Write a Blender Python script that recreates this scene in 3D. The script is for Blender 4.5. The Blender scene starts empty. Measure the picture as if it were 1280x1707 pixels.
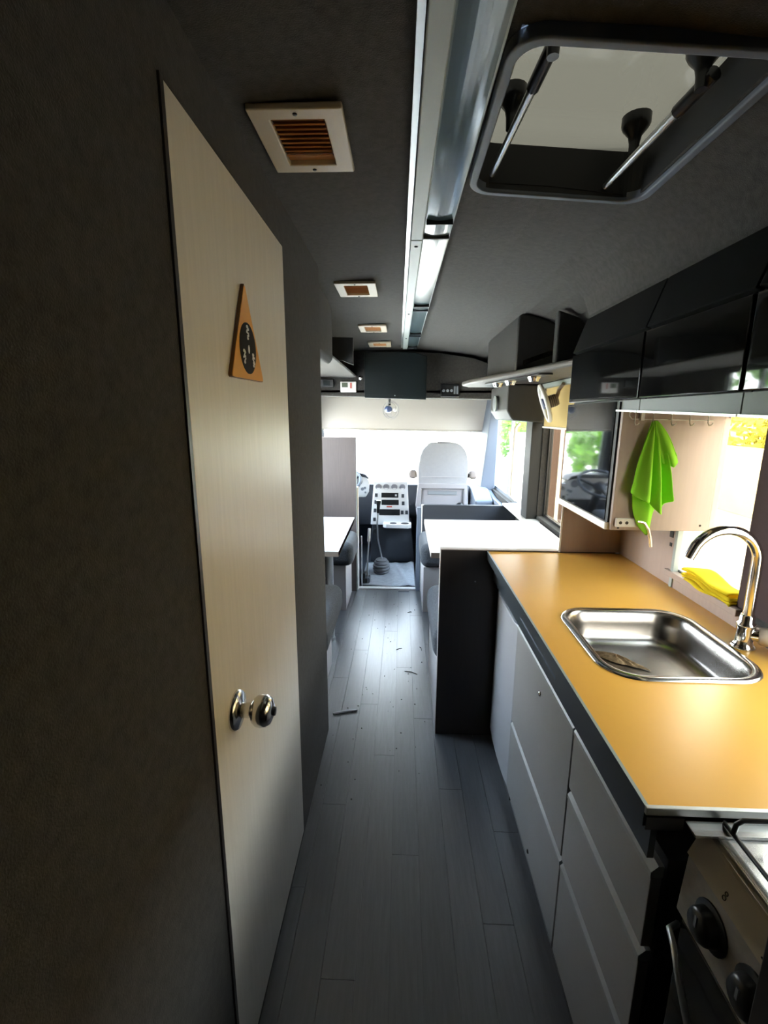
import bpy, bmesh, math, random
from mathutils import Vector, Matrix
random.seed(7)
SC = bpy.context.scene
COL = SC.collection

# ------------------------------------------------------------------ camera
cam_data = bpy.data.cameras.new('camera')
cam = bpy.data.objects.new('camera', cam_data)
COL.objects.link(cam)
cam_data.sensor_fit = 'HORIZONTAL'
cam_data.sensor_width = 36.0
cam_data.lens = 765.0 / 1280.0 * 36.0
cam_data.clip_start = 0.02
cam_data.clip_end = 400
Rr = Vector((0.99920265, 0.03961784, 0.00494806))
Rd = Vector((0.01302845, -0.20639618, -0.97838176))
Rf = Vector((-0.03774011, 0.97766612, -0.20674777))
M = Matrix(((Rr.x, -Rd.x, -Rf.x, 0.0), (Rr.y, -Rd.y, -Rf.y, 0.0), (Rr.z, -Rd.z, -Rf.z, 1.42), (0, 0, 0, 1)))
cam.matrix_world = M
SC.camera = cam

# ------------------------------------------------------------------ world, sun, exposure
world = bpy.data.worlds.new('world')
SC.world = world
world.use_nodes = True
wn = world.node_tree.nodes
wl = world.node_tree.links
bg = wn['Background']
tc = wn.new('ShaderNodeTexCoord')
sep = wn.new('ShaderNodeSeparateXYZ')
ramp = wn.new('ShaderNodeValToRGB')
ramp.color_ramp.elements[0].position = 0.0
ramp.color_ramp.elements[0].color = (1.60, 1.65, 1.70, 1)
ramp.color_ramp.elements[1].position = 0.75
ramp.color_ramp.elements[1].color = (0.55, 0.75, 1.0, 1)
wl.new(tc.outputs['Generated'], sep.inputs[0])
wl.new(sep.outputs['Z'], ramp.inputs[0])
wl.new(ramp.outputs[0], bg.inputs['Color'])
bg.inputs['Strength'].default_value = 7.0

sun_d = bpy.data.lights.new('sun', 'SUN')
sun_d.energy = 8.0
sun_d.angle = 0.02
sun_d.color = (1.0, 0.93, 0.82)
sun = bpy.data.objects.new('sun', sun_d)
COL.objects.link(sun)
sun.rotation_euler = Vector((-0.06, 0.14, -1.0)).to_track_quat('-Z', 'Y').to_euler()
sun.location = (2, -6, 10)

SC.view_settings.view_transform = 'Standard'
SC.view_settings.look = 'None'
SC.view_settings.gamma = 1.0
SC.view_settings.use_curve_mapping = False
SC.view_settings.exposure = 2.0
SC.cycles.max_bounces = 14
SC.cycles.diffuse_bounces = 8
SC.cycles.glossy_bounces = 6
SC.cycles.transparent_max_bounces = 16
SC.cycles.caustics_reflective = False
SC.cycles.caustics_refractive = False
SC.cycles.use_denoising = True
SC.cycles.sample_clamp_indirect = 8.0

# ------------------------------------------------------------------ materials
MT = {}


def mat(name, col, rough=0.5, metal=0.0, spec=0.5, vary=0.0, vscale=20.0, bump=0.0, bscale=200.0,
        stretch=None, rnd=0.0, coat=0.0, sheen=0.0):
    m = bpy.data.materials.new(name)
    m.use_nodes = True
    nt = m.node_tree
    b = nt.nodes['Principled BSDF']
    b.inputs['Base Color'].default_value = (*col, 1)
    b.inputs['Roughness'].default_value = rough
    b.inputs['Metallic'].default_value = metal
    b.inputs['Specular IOR Level'].default_value = spec
    b.inputs['Coat Weight'].default_value = coat
    b.inputs['Sheen Weight'].default_value = sheen
    if vary or bump:
        t = nt.nodes.new('ShaderNodeTexCoord')
        mp = nt.nodes.new('ShaderNodeMapping')
        if stretch:
            mp.inputs['Scale'].default_value = stretch
        nt.links.new(t.outputs['Object'], mp.inputs[0])
    if vary:
        n = nt.nodes.new('ShaderNodeTexNoise')
        n.inputs['Scale'].default_value = vscale
        n.inputs['Detail'].default_value = 6
        n.inputs['Roughness'].default_value = 0.65
        nt.links.new(mp.outputs[0], n.inputs['Vector'])
        r = nt.nodes.new('ShaderNodeValToRGB')
        r.color_ramp.elements[0].position = 0.3
        r.color_ramp.elements[1].position = 0.7
        r.color_ramp.elements[0].color = (*[c * (1 - vary) for c in col], 1)
        r.color_ramp.elements[1].color = (*[min(1, c * (1 + vary)) for c in col], 1)
        nt.links.new(n.outputs['Fac'], r.inputs[0])
        out = r.outputs[0]
        if rnd:
            oi = nt.nodes.new('ShaderNodeObjectInfo')
            ma = nt.nodes.new('ShaderNodeMapRange')
            ma.inputs['To Min'].default_value = 1 - rnd
            ma.inputs['To Max'].default_value = 1 + rnd
            nt.links.new(oi.outputs['Random'], ma.inputs['Value'])
            mx = nt.nodes.new('ShaderNodeMix')
            mx.data_type = 'RGBA'
            mx.blend_type = 'MULTIPLY'
            mx.inputs['Factor'].default_value = 1
            cx = nt.nodes.new('ShaderNodeCombineColor')
            for k in range(3):
                nt.links.new(ma.outputs[0], cx.inputs[k])
            nt.links.new(out, mx.inputs[6])
            nt.links.new(cx.outputs[0], mx.inputs[7])
            out = mx.outputs[2]
        nt.links.new(out, b.inputs['Base Color'])
    if bump:
        n2 = nt.nodes.new('ShaderNodeTexNoise')
        n2.inputs['Scale'].default_value = bscale
        n2.inputs['Detail'].default_value = 3
        nt.links.new(mp.outputs[0], n2.inputs['Vector'])
        bp = nt.nodes.new('ShaderNodeBump')
        bp.inputs['Strength'].default_value = bump
        bp.inputs['Distance'].default_value = 0.002
        nt.links.new(n2.outputs['Fac'], bp.inputs['Height'])
        nt.links.new(bp.outputs[0], b.inputs['Normal'])
    MT[name] = m
    return m


def glass(name, tint=(1, 1, 1), ior=1.45, rough=0.0, diffuse=0.0, dcol=(1, 1, 1)):
    """thin pane: transparent plus Fresnel mirror reflection (plus optional translucent body)"""
    m = bpy.data.materials.new(name)
    m.use_nodes = True
    nt = m.node_tree
    nt.nodes.remove(nt.nodes['Principled BSDF'])
    out = nt.nodes['Material Output']
    tr = nt.nodes.new('ShaderNodeBsdfTransparent')
    tr.inputs[0].default_value = (*tint, 1)
    gl = nt.nodes.new('ShaderNodeBsdfGlossy')
    gl.inputs['Roughness'].default_value = rough
    fr = nt.nodes.new('ShaderNodeFresnel')
    geo = nt.nodes.new('ShaderNodeNewGeometry')
    ml = nt.nodes.new('ShaderNodeMapRange')
    ml.inputs['To Min'].default_value = ior
    ml.inputs['To Max'].default_value = 1.0 / ior
    nt.links.new(geo.outputs['Backfacing'], ml.inputs['Value'])
    nt.links.new(ml.outputs[0], fr.inputs['IOR'])
    base = tr.outputs[0]
    if diffuse:
        tl = nt.nodes.new('ShaderNodeBsdfTranslucent')
        tl.inputs[0].default_value = (*dcol, 1)
        mm = nt.nodes.new('ShaderNodeMixShader')
        mm.inputs[0].default_value = diffuse
        nt.links.new(base, mm.inputs[1])
        nt.links.new(tl.outputs[0], mm.inputs[2])
        base = mm.outputs[0]
    mx = nt.nodes.new('ShaderNodeMixShader')
    nt.links.new(fr.outputs[0], mx.inputs[0])
    nt.links.new(base, mx.inputs[1])
    nt.links.new(gl.outputs[0], mx.inputs[2])
    nt.links.new(mx.outputs[0], out.inputs['Surface'])
    MT[name] = m
    return m


def cloth_mat(name, col, trans=0.35, rough=0.9):
    m = bpy.data.materials.new(name)
    m.use_nodes = True
    nt = m.node_tree
    b = nt.nodes['Principled BSDF']
    b.inputs['Base Color'].default_value = (*col, 1)
    b.inputs['Roughness'].default_value = rough
    b.inputs['Specular IOR Level'].default_value = 0.1
    out = nt.nodes['Material Output']
    tl = nt.nodes.new('ShaderNodeBsdfTranslucent')
    tl.inputs[0].default_value = (*col, 1)
    t = nt.nodes.new('ShaderNodeTexCoord')
    n2 = nt.nodes.new('ShaderNodeTexNoise')
    n2.inputs['Scale'].default_value = 500
    bp = nt.nodes.new('ShaderNodeBump')
    bp.inputs['Strength'].default_value = 0.3
    bp.inputs['Distance'].default_value = 0.001
    nt.links.new(t.outputs['Object'], n2.inputs['Vector'])
    nt.links.new(n2.outputs['Fac'], bp.inputs['Height'])
    nt.links.new(bp.outputs[0], b.inputs['Normal'])
    mx = nt.nodes.new('ShaderNodeMixShader')
    mx.inputs[0].default_value = trans
    nt.links.new(b.outputs[0], mx.inputs[1])
    nt.links.new(tl.outputs[0], mx.inputs[2])
    nt.links.new(mx.outputs[0], out.inputs['Surface'])
    MT[name] = m


mat('carpet', (0.052, 0.049, 0.046), 0.95, spec=0.1, vary=0.28, vscale=60, bump=0.5, bscale=420, sheen=0.15)
mat('door_laminate', (0.80, 0.76, 0.70), 0.38, vary=0.05, vscale=9, stretch=(10, 10, 0.6))
mat('plank', (0.088, 0.089, 0.096), 0.36, spec=1.0, coat=0.0, vary=0.28, vscale=10, stretch=(9, 0.7, 9), rnd=0.22, bump=0.15, bscale=60)
MT['plank'].node_tree.nodes['Principled BSDF'].inputs['Coat Weight'].default_value = 1.0
MT['plank'].node_tree.nodes['Principled BSDF'].inputs['Coat IOR'].default_value = 1.8
MT['plank'].node_tree.nodes['Principled BSDF'].inputs['Coat Roughness'].default_value = 0.33
mat('floor_base', (0.16, 0.16, 0.17), 0.8)
mat('orange_top', (0.80, 0.42, 0.075), 0.33, vary=0.03, vscale=5, spec=0.5)
mat('navy_edge', (0.04, 0.047, 0.055), 0.3)
mat('front_grey', (0.30, 0.29, 0.28), 0.35, vary=0.04, vscale=6)
mat('front_white', (0.40, 0.40, 0.42), 0.3)
mat('carcass', (0.035, 0.033, 0.033), 0.5)
mat('brown_dark', (0.028, 0.023, 0.023), 0.4, vary=0.15, vscale=12, stretch=(8, 8, 0.5))
mat('brown_partition', (0.085, 0.068, 0.065), 0.5, vary=0.1, vscale=12, stretch=(8, 8, 0.5))
mat('black_gloss', (0.006, 0.006, 0.006), 0.04, spec=0.5)
mat('locker_matt', (0.007, 0.007, 0.007), 0.85, spec=0.05)
mat('handle_grey', (0.33, 0.34, 0.34), 0.4)
mat('arm_grey', (0.20, 0.175, 0.17), 0.6)
mat('rail_grey', (0.14, 0.145, 0.14), 0.45)
mat('black_matt', (0.012, 0.012, 0.012), 0.6)
mat('black_satin', (0.012, 0.013, 0.014), 0.28)
mat('screen_black', (0.006, 0.010, 0.011), 0.4, spec=0.25)
mat('alu', (0.62, 0.64, 0.64), 0.38, metal=1.0)
mat('alu_paint', (0.34, 0.39, 0.385), 0.45)
mat('chrome', (0.88, 0.87, 0.85), 0.13, metal=1.0)
mat('steel', (0.36, 0.34, 0.325), 0.27, metal=1.0, bump=0.05, bscale=90, stretch=(1, 30, 1))
mat('steel_rim', (0.72, 0.71, 0.70), 0.18, metal=1.0)
mat('white_board', (0.38, 0.285, 0.24), 0.45, vary=0.05, vscale=8, stretch=(8, 8, 0.7))
mat('white_paint', (0.78, 0.76, 0.73), 0.45)
mat('table_white', (0.82, 0.81, 0.81), 0.32)
mat('table_edge', (0.45, 0.40, 0.37), 0.5)
mat('bench_white', (0.58, 0.54, 0.53), 0.5)
mat('tweed', (0.072, 0.078, 0.088), 0.95, spec=0.1, vary=0.55, vscale=160, bump=0.5, bscale=500, sheen=0.2)
mat('pillar_grey', (0.13, 0.155, 0.20), 0.6)
mat('cream_frame', (0.50, 0.43, 0.32), 0.5)
mat('pine', (0.50, 0.24, 0.085), 0.45, vary=0.2, vscale=20, stretch=(0.5, 8, 8))
mat('screw_dark', (0.03, 0.025, 0.02), 0.4, metal=0.6)
mat('sign_orange', (0.88, 0.40, 0.03), 0.4)
mat('sign_edge', (0.16, 0.07, 0.015), 0.5)
mat('sign_black', (0.02, 0.016, 0.013), 0.8, spec=0.15)
mat('sign_white', (0.92, 0.90, 0.86), 0.5)
mat('seat_grey', (0.27, 0.28, 0.31), 0.55, vary=0.04, vscale=40)
mat('seat_plastic', (0.30, 0.30, 0.33), 0.4)
mat('driver_fabric', (0.16, 0.19, 0.24), 0.8, vary=0.2, vscale=90)
mat('dash_dark', (0.035, 0.04, 0.05), 0.5)
mat('dash_light', (0.66, 0.66, 0.66), 0.45)
mat('dash_mid', (0.20, 0.22, 0.25), 0.5)
mat('rubber', (0.05, 0.052, 0.056), 0.7)
mat('gaiter_grey', (0.16, 0.16, 0.17), 0.6)
mat('mat_grey', (0.36, 0.37, 0.39), 0.85, vary=0.15, vscale=30, bump=0.3, bscale=120)
mat('blind_cream', (0.42, 0.395, 0.36), 0.8)
mat('fan_white', (0.72, 0.72, 0.70), 0.35)
mat('fan_brown', (0.20, 0.15, 0.11), 0.5)
mat('fan_blue', (0.08, 0.11, 0.22), 0.3)
mat('crumbs', (0.42, 0.29, 0.16), 0.8, vary=0.4, vscale=120, bump=0.8, bscale=160)
mat('knob_beige', (0.62, 0.54, 0.47), 0.4)
mat('cooker_grey', (0.36, 0.33, 0.30), 0.4, vary=0.12, vscale=50)
mat('cooker_top', (0.80, 0.82, 0.84), 0.2, metal=0.85)
mat('maroon', (0.05, 0.022, 0.022), 0.8)
mat('led_red', (0.5, 0.06, 0.03), 0.4)
mat('lcd', (0.10, 0.12, 0.08), 0.25)
mat('duct_plastic', (0.035, 0.034, 0.032), 0.55, vary=0.1, vscale=30)
mat('lip_plastic', (0.075, 0.066, 0.058), 0.5)
mat('mirror_panel', (0.80, 0.80, 0.80), 0.015, metal=1.0)
mat('ground', (0.60, 0.55, 0.47), 0.9, vary=0.15, vscale=2)
mat('house', (0.40, 0.31, 0.17), 0.9, vary=0.06, vscale=3)
mat('dry_grass', (0.22, 0.19, 0.13), 0.95, vary=0.3, vscale=3)
mat('bark', (0.10, 0.07, 0.045), 0.9)
mat('post_brown', (0.12, 0.07, 0.05), 0.8)
mat('post_pale', (0.72, 0.68, 0.60), 0.8)
mat('litter_white', (0.88, 0.90, 0.92), 0.6)
cloth_mat('towel_green', (0.40, 0.86, 0.075), 0.25)
cloth_mat('cloth_yellow', (0.86, 0.68, 0.03), 0.3)
cloth_mat('blind_yellow', (0.50, 0.40, 0.20), 0.3)
cloth_mat('leaf', (0.14, 0.30, 0.035), 0.4)
cloth_mat('leaf_yellow', (0.42, 0.38, 0.06), 0.4)
glass('pane', (0.97, 0.985, 0.98))
glass('pane_tinted', (0.52, 0.49, 0.43))
glass('pane_light_tint', (0.72, 0.68, 0.60))
glass('lid_smoke', (0.0016, 0.0014, 0.0010), rough=0.1, diffuse=0.025, dcol=(0.30, 0.26, 0.18))
glass('lamp_cover', (0.35, 0.42, 0.45), ior=1.9, rough=0.12, diffuse=0.45, dcol=(0.7, 0.8, 0.85))
glass('clear_plastic', (0.90, 0.92, 0.95), ior=1.5, rough=0.03)


# ------------------------------------------------------------------ mesh building
def root_loc(o):
    v = Vector((0, 0, 0))
    while o is not None:
        v += o.location
        o = o.parent
    return v


class MB:
    def __init__(s):
        s.v = []
        s.f = []

    def add(s, vs, fs):
        n = len(s.v)
        s.v += [tuple(p) for p in vs]
        s.f += [tuple(i + n for i in f) for f in fs]
        return s

    def box(s, x0, x1, y0, y1, z0, z1):
        v = [(x, y, z) for z in (z0, z1) for y in (y0, y1) for x in (x0, x1)]
        return s.add(v, [(0, 2, 3, 1), (4, 5, 7, 6), (0, 1, 5, 4), (2, 6, 7, 3), (0, 4, 6, 2), (1, 3, 7, 5)])

    def hexa(s, lo, hi):
        """four corners bottom (ccw seen from above) and four corners top"""
        return s.add(list(lo) + list(hi), [(3, 2, 1, 0), (4, 5, 6, 7), (0, 1, 5, 4), (1, 2, 6, 5), (2, 3, 7, 6), (3, 0, 4, 7)])

    def prism(s, poly, axis, a, b, holes=()):
        """2D polygon (with holes) extruded along x, y or z between a and b"""
        def P(p, t):
            return (t, p[0], p[1]) if axis == 'x' else (p[0], t, p[1]) if axis == 'y' else (p[0], p[1], t)
        bm = bmesh.new()
        loops = [list(poly)] + [list(h) for h in holes]
        edges = []
        caps = []
        for lp in loops:
            vs = [bm.verts.new((p[0], p[1], 0)) for p in lp]
            caps.append(vs)
            for i in range(len(vs)):
                edges.append(bm.edges.new((vs[i], vs[(i + 1) % len(vs)])))
        bmesh.ops.triangle_fill(bm, use_beauty=True, use_dissolve=False, edges=edges)
        bm.verts.index_update()
        pts = [(v.co.x, v.co.y) for v in bm.verts]
        tris = [tuple(v.index for v in f.verts) for f in bm.faces]
        bm.free()
        n = len(pts)
        vs = [P(p, a) for p in pts] + [P(p, b) for p in pts]
        fs = [t[::-1] for t in tris] + [tuple(i + n for i in t) for t in tris]
        k = 0
        for lp in loops:
            m = len(lp)
            for i in range(m):
                j = (i + 1) % m
                fs.append((k + i, k + j, k + j + n, k + i + n))
            k += m
        return s.add(vs, fs)

    def tube(s, path, r, n=10, cap=True):
        path = [Vector(p) for p in path]
        rs = r if isinstance(r, (list, tuple)) else [r] * len(path)
        rings = []
        up = None
        for i, p in enumerate(path):
            d = (path[min(i + 1, len(path) - 1)] - path[max(i - 1, 0)]).normalized()
            if up is None:
                up = Vector((0, 0, 1)) if abs(d.z) < 0.9 else Vector((1, 0, 0))
            a = d.cross(up).normalized()
            up = a.cross(d).normalized()
            rings.append([p + rs[i] * (math.cos(t) * a + math.sin(t) * up) for t in [2 * math.pi * k / n for k in range(n)]])
        vs = [q for rg in rings for q in rg]
        fs = []
        for i in range(len(rings) - 1):
            for k in range(n):
                fs.append((i * n + k, i * n + (k + 1) % n, (i + 1) * n + (k + 1) % n, (i + 1) * n + k))
        if cap:
            fs.append(tuple(range(n))[::-1])
            fs.append(tuple(range((len(rings) - 1) * n, len(rings) * n)))
        return s.add(vs, fs)

    def ring(s, c, axis, R, r, n=28, m=8):
        axis = Vector(axis).normalized()
        u = axis.orthogonal().normalized()
        w = axis.cross(u)
        c = Vector(c)
        vs = []
        fs = []
        for i in range(n):
            t = 2 * math.pi * i / n
            d = math.cos(t) * u + math.sin(t) * w
            for j in range(m):
                q = 2 * math.pi * j / m
                vs.append(c + d * (R + r * math.cos(q)) + axis * (r * math.sin(q)))
        for i in range(n):
            for j in range(m):
                fs.append((i * m + j, ((i + 1) % n) * m + j, ((i + 1) % n) * m + (j + 1) % m, i * m + (j + 1) % m))
        return s.add(vs, fs)

    def lathe(s, prof, c, axis=(0, 0, 1), n=24):
        """prof: list of (radius, height along the axis)"""
        axis = Vector(axis).normalized()
        u = axis.orthogonal().normalized()
        w = axis.cross(u)
        c = Vector(c)
        vs = []
        fs = []
        for (r, h) in prof:
            for k in range(n):
                t = 2 * math.pi * k / n
                vs.append(c + axis * h + (math.cos(t) * u + math.sin(t) * w) * max(r, 1e-4))
        m = len(prof)
        for i in range(m - 1):
            for k in range(n):
                fs.append((i * n + k, i * n + (k + 1) % n, (i + 1) * n + (k + 1) % n, (i + 1) * n + k))
        fs.append(tuple(range(n))[::-1])
        fs.append(tuple(range((m - 1) * n, m * n)))
        return s.add(vs, fs)

    def grid(s, fn, nu, nv):
        vs = [fn(i / nu, j / nv) for j in range(nv + 1) for i in range(nu + 1)]
        fs = [(j * (nu + 1) + i, j * (nu + 1) + i + 1, (j + 1) * (nu + 1) + i + 1, (j + 1) * (nu + 1) + i)
              for j in range(nv) for i in range(nu)]
        return s.add(vs, fs)

    def xform(s, fn):
        s.v = [tuple(fn(Vector(p))) for p in s.v]
        return s

    def build(s, name, material, parent=None, smooth=False, bevel=0.0, segs=2, solid=0.0, subsurf=0, fix=True):
        me = bpy.data.meshes.new(name)
        off = root_loc(parent) if parent else Vector((0, 0, 0))
        me.from_pydata([tuple(Vector(p) - off) for p in s.v], [], s.f)
        if fix:
            bm = bmesh.new()
            bm.from_mesh(me)
            bmesh.ops.recalc_face_normals(bm, faces=bm.faces)
            bm.to_mesh(me)
            bm.free()
        me.materials.append(MT[material])
        o = bpy.data.objects.new(name, me)
        COL.objects.link(o)
        if parent:
            o.parent = parent
        if smooth or bevel:
            for p in me.polygons:
                p.use_smooth = True
        if solid:
            md = o.modifiers.new('thick', 'SOLIDIFY')
            md.thickness = solid
            md.offset = 0
        if subsurf:
            md = o.modifiers.new('sub', 'SUBSURF')
            md.levels = subsurf
            md.render_levels = subsurf
        if bevel:
            md = o.modifiers.new('bevel', 'BEVEL')
            md.width = bevel
            md.segments = segs
            md.limit_method = 'ANGLE'
            md.angle_limit = math.radians(35)
            md.harden_normals = True
        elif smooth and not subsurf:
            try:
                me.set_sharp_from_angle(angle=math.radians(50))
            except Exception:
                pass
        return o


def BX(*a):
    return MB().box(*a)


def tag(o, label, cat, group=None, kind=None):
    o['label'] = label
    o['category'] = cat
    if group:
        o['group'] = group
    if kind:
        o['kind'] = kind
    return o


def thing(name, label, cat, loc=(0, 0, 0), group=None):
    o = bpy.data.objects.new(name, None)
    o.empty_display_size = 0.05
    COL.objects.link(o)
    o.location = loc
    return tag(o, label, cat, group)


def struct(o, label):
    o['kind'] = 'structure'
    o['label'] = label
    return o


def copy_thing(root, loc, label):
    r = root.copy()
    COL.objects.link(r)
    r.location = loc
    r['label'] = label
    for ch in list(root.children):
        c = ch.copy()
        COL.objects.link(c)
        c.parent = r
        for g in list(ch.children):
            d = g.copy()
            COL.objects.link(d)
            d.parent = c
    return r


def rrect(a0, a1, b0, b1, r, n=6):
    pts = []
    for (ca, cb, t0) in ((a1 - r, b1 - r, 0), (a0 + r, b1 - r, 90), (a0 + r, b0 + r, 180), (a1 - r, b0 + r, 270)):
        for k in range(n + 1):
            t = math.radians(t0 + 90 * k / n)
            pts.append((ca + r * math.cos(t), cb + r * math.sin(t)))
    return pts


def rect(a0, a1, b0, b1):
    return [(a0, b0), (a1, b0), (a1, b1), (a0, b1)]


# ================================================================== OUTDOORS
GZ = -0.75
o = MB().box(-70, 70, -40, 110, GZ - 0.1, GZ).build('ground', 'ground')
struct(o, 'pale sunlit ground outside around the vehicle')

o = MB().box(1.6, 40, -30, 60, GZ, GZ + 0.02).build('ground_added_yard', 'dry_grass')  # darker yard added over the pale ground to dim light through right windows
struct(o, 'dry yellowish yard added outside the right windows to cut bounced light')

# ================================================================== ROOM SHELL
# floor: dark slab with separate vinyl planks
floor = BX(-0.97, 0.97, -1.3, 3.62, -0.06, -0.006).build('floor', 'floor_base')
struct(floor, 'dark floor covered with grey wood planks')
PW = 0.088
meshes = {}
xk = -0.016 - PW * 5
ki = 0
while xk < 0.46:
    L = 1.15
    y = -0.55 - [0.1, 0.62, 0.31, 0.85, 0.05, 0.5, 0.95, 0.22, 0.7, 0.4, 0.8][ki % 11]
    while y < 3.6:
        y0 = max(y, -0.5)
        y1 = min(y + L, 3.595)
        if y1 - y0 > 0.05:
            w2 = PW / 2 - 0.0007
            key = round(y1 - y0, 4)
            c = (xk + PW / 2, (y0 + y1) / 2)
            if key not in meshes:
                h = (y1 - y0) / 2 - 0.0007
                p = BX(c[0] - w2, c[0] + w2, c[1] - h, c[1] + h, -0.006, 0.0)
                p.v = [(a - c[0], b - c[1], z) for a, b, z in p.v]
                po = p.build('plank', 'plank', floor)
                meshes[key] = po.data
            else:
                po = bpy.data.objects.new('plank', meshes[key])
                COL.objects.link(po)
                po.parent = floor
            po.location = (c[0], c[1], 0)
        y += L
    xk += PW
    ki += 1

# step nosing and cab floor
o = BX(-0.42, 0.20, 3.595, 3.64, -0.05, 0.012).build('trim_1', 'white_paint', bevel=0.004)
struct(o, 'pale step edge strip at the cab entrance')
o = BX(-0.97, 0.97, 3.62, 5.05, -0.12, -0.004).build('floor_cab', 'dash_dark')
struct(o, 'dark floor of the driving cab')

# ceiling: curved headlining, opening for the hatch
PROF = [(-0.97, 1.80), (-0.90, 1.90), (-0.80, 1.935), (-0.60, 1.95), (-0.322, 1.960), (-0.1, 1.972), (0.05, 1.975), (0.165, 1.972), (0.35, 1.960),
        (0.55, 1.936), (0.62, 1.893), (0.665, 1.845), (0.69, 1.786), (0.72, 1.755), (0.97, 1.73)]
PROF2 = PROF[:9] + [(0.55, 1.942), (0.62, 1.93), (0.70, 1.91), (0.80, 1.87), (0.90, 1.78), (0.97, 1.70)]
YS = [-1.3, 0.80, 1.255, 1.855, 4.35]
mb = MB()
for i in range(len(PROF) - 1):
    for j in range(len(YS) - 1):
        if j == 1 and 0.16 <= PROF[i][0] < 0.5:
            continue
        (xa, za), (xb, zb) = (PROF2 if j == 3 else PROF)[i:i + 2]
        ya, yb = YS[j], YS[j + 1]
        lo = [(xa, ya, za), (xb, ya, zb), (xb, yb, zb), (xa, yb, za)]
        mb.add(lo, [(0, 1, 2, 3)])
for i in range(8, len(PROF) - 1):
    mb.add([(PROF[i][0], 1.855, PROF[i][1]), (PROF[i + 1][0], 1.855, PROF[i + 1][1]), (PROF2[i + 1][0], 1.855, PROF2[i + 1][1]), (PROF2[i][0], 1.855, PROF2[i][1])], [(0, 1, 2, 3)])
# roof skin above, open where the hatch is
for r in (rect(-0.97, 0.13, -1.3, 5.05), rect(0.60, 0.97, -1.3, 5.05), rect(0.13, 0.60, -1.3, 0.76), rect(0.13, 0.60, 1.30, 5.05)):
    mb.prism(r, 'z', 2.04, 2.06)
ceil = mb.build('ceiling', 'carpet', fix=False)
struct(ceil, 'charcoal carpet lined curved ceiling')

# partition wall with the door opening (left), thickness 40 mm
DY0, DY1, DZ0, DZ1 = 0.694, 1.307, 0.02, 1.853
mb = MB().prism(rect(-1.3, 1.853, 0.0, 1.968), 'x', -0.362, -0.322, [rect(DY0 - 0.012, DY1, DZ0, DZ1)])
mb.box(-0.97, -0.362, 1.813, 1.853, 0, 1.97)
wall_left = mb.build('wall_left', 'carpet')
struct(wall_left, 'charcoal carpet covered washroom partition on the left')
# door slab, sits 4 mm behind the wall face
door = BX(-0.352, -0.3195, DY0, DY1 - 0.003, DZ0 + 0.003, DZ1 - 0.003).build('door_1', 'door_laminate', bevel=0.002)
struct(door, 'cream wood grain washroom door with steel knob')
o = BX(-0.352, -0.319, DY0 - 0.011, DY0 - 0.001, DZ0, DZ1).build('door_jamb', 'brown_dark', door)
kc = (-0.3195, 0.788, 0.853)
k = MB().lathe([(0.0, 0.0), (0.0385, 0.0), (0.0385, 0.004), (0.0355, 0.009), (0.018, 0.012), (0.016, 0.013)], kc, (1, 0, 0), 32).build('door_rosette', 'steel_rim', door, smooth=True)
k = MB().lathe([(0.014, 0.010), (0.0145, 0.03), (0.0155, 0.033), (0.023, 0.036), (0.0290, 0.043), (0.0312, 0.052), (0.0295, 0.062), (0.024, 0.070), (0.014, 0.074), (0.0, 0.0745)], kc, (1, 0, 0), 32).build('door_knob', 'steel_rim', door, smooth=True)
MB().lathe([(0.0085, 0.0735), (0.0085, 0.079), (0.0, 0.0795)], kc, (1, 0, 0), 16).build('knob_button', 'black_satin', k, smooth=True)

# back wall
o = BX(-0.97, 0.97, -1.34, -1.3, -0.05, 2.05).build('wall_back', 'carpet')
struct(o, 'dark rear wall behind the viewpoint')

# right side wall with three window openings
W1 = (1.185, 1.475, 0.925, 1.43)
W0 = (0.34, 0.97, 0.925, 1.43)
W2 = (1.90, 3.03, 0.765, 1.63)
W3 = (3.20, 4.72, 0.70, 1.44)
mb = MB().prism(rect(-1.3, 5.05, -0.05, 2.05), 'x', 0.905, 0.965, [rect(*W0), rect(*W1), rect(*W2), rect(*W3)])
wall_right = mb.build('wall_right', 'carpet')
struct(wall_right, 'right side wall with kitchen and dinette windows')
# left outer wall with two openings
W4 = (2.0, 3.36, 0.80, 1.735)
W5 = (3.66, 4.72, 0.70, 1.50)
mb = MB().prism(rect(-1.3, 5.05, -0.05, 2.05), 'x', -0.985, -0.935, [rect(*W4), rect(*W5)])
o = mb.build('wall_outer_left', 'carpet')
struct(o, 'left outer side wall with dinette and driver windows')
# front wall with the windscreen opening
WS = [(-0.86, 0.60), (0.80, 0.60), (0.90, 1.62), (-0.90, 1.62)]
mb = MB().prism(rect(-0.985, 0.965, -0.05, 2.05), 'y', 5.0, 5.05, [WS])
o = mb.build('wall_front', 'pillar_grey')
struct(o, 'front end of the cab around the windscreen')
o = BX(-0.985, 0.965, 4.30, 5.05, 1.98, 2.04).build('ceiling_cab', 'carpet')
struct(o, 'dark lining above the cab')


def window(n, axis_x, W, label, fm='black_satin', t=0.02, depth=0.012, bars=(), pane='pane'):
    y0, y1, z0, z1 = W
    s = 1 if axis_x > 0 else -1
    fr = MB().prism(rect(y0, y1, z0, z1), 'x', axis_x - depth, axis_x + depth, [rect(y0 + t, y1 - t, z0 + t, z1 - t)]).build('window_%d' % n, fm)
    struct(fr, label)
    BX(axis_x - 0.002, axis_x + 0.002, y0 + t, y1 - t, z0 + t, z1 - t).build('window_pane', pane, fr)
    for b in bars:
        BX(axis_x - depth, axis_x + depth, b - 0.018, b + 0.018, z0 + t, z1 - t).build('window_bar', fm, fr)
    return fr


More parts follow.
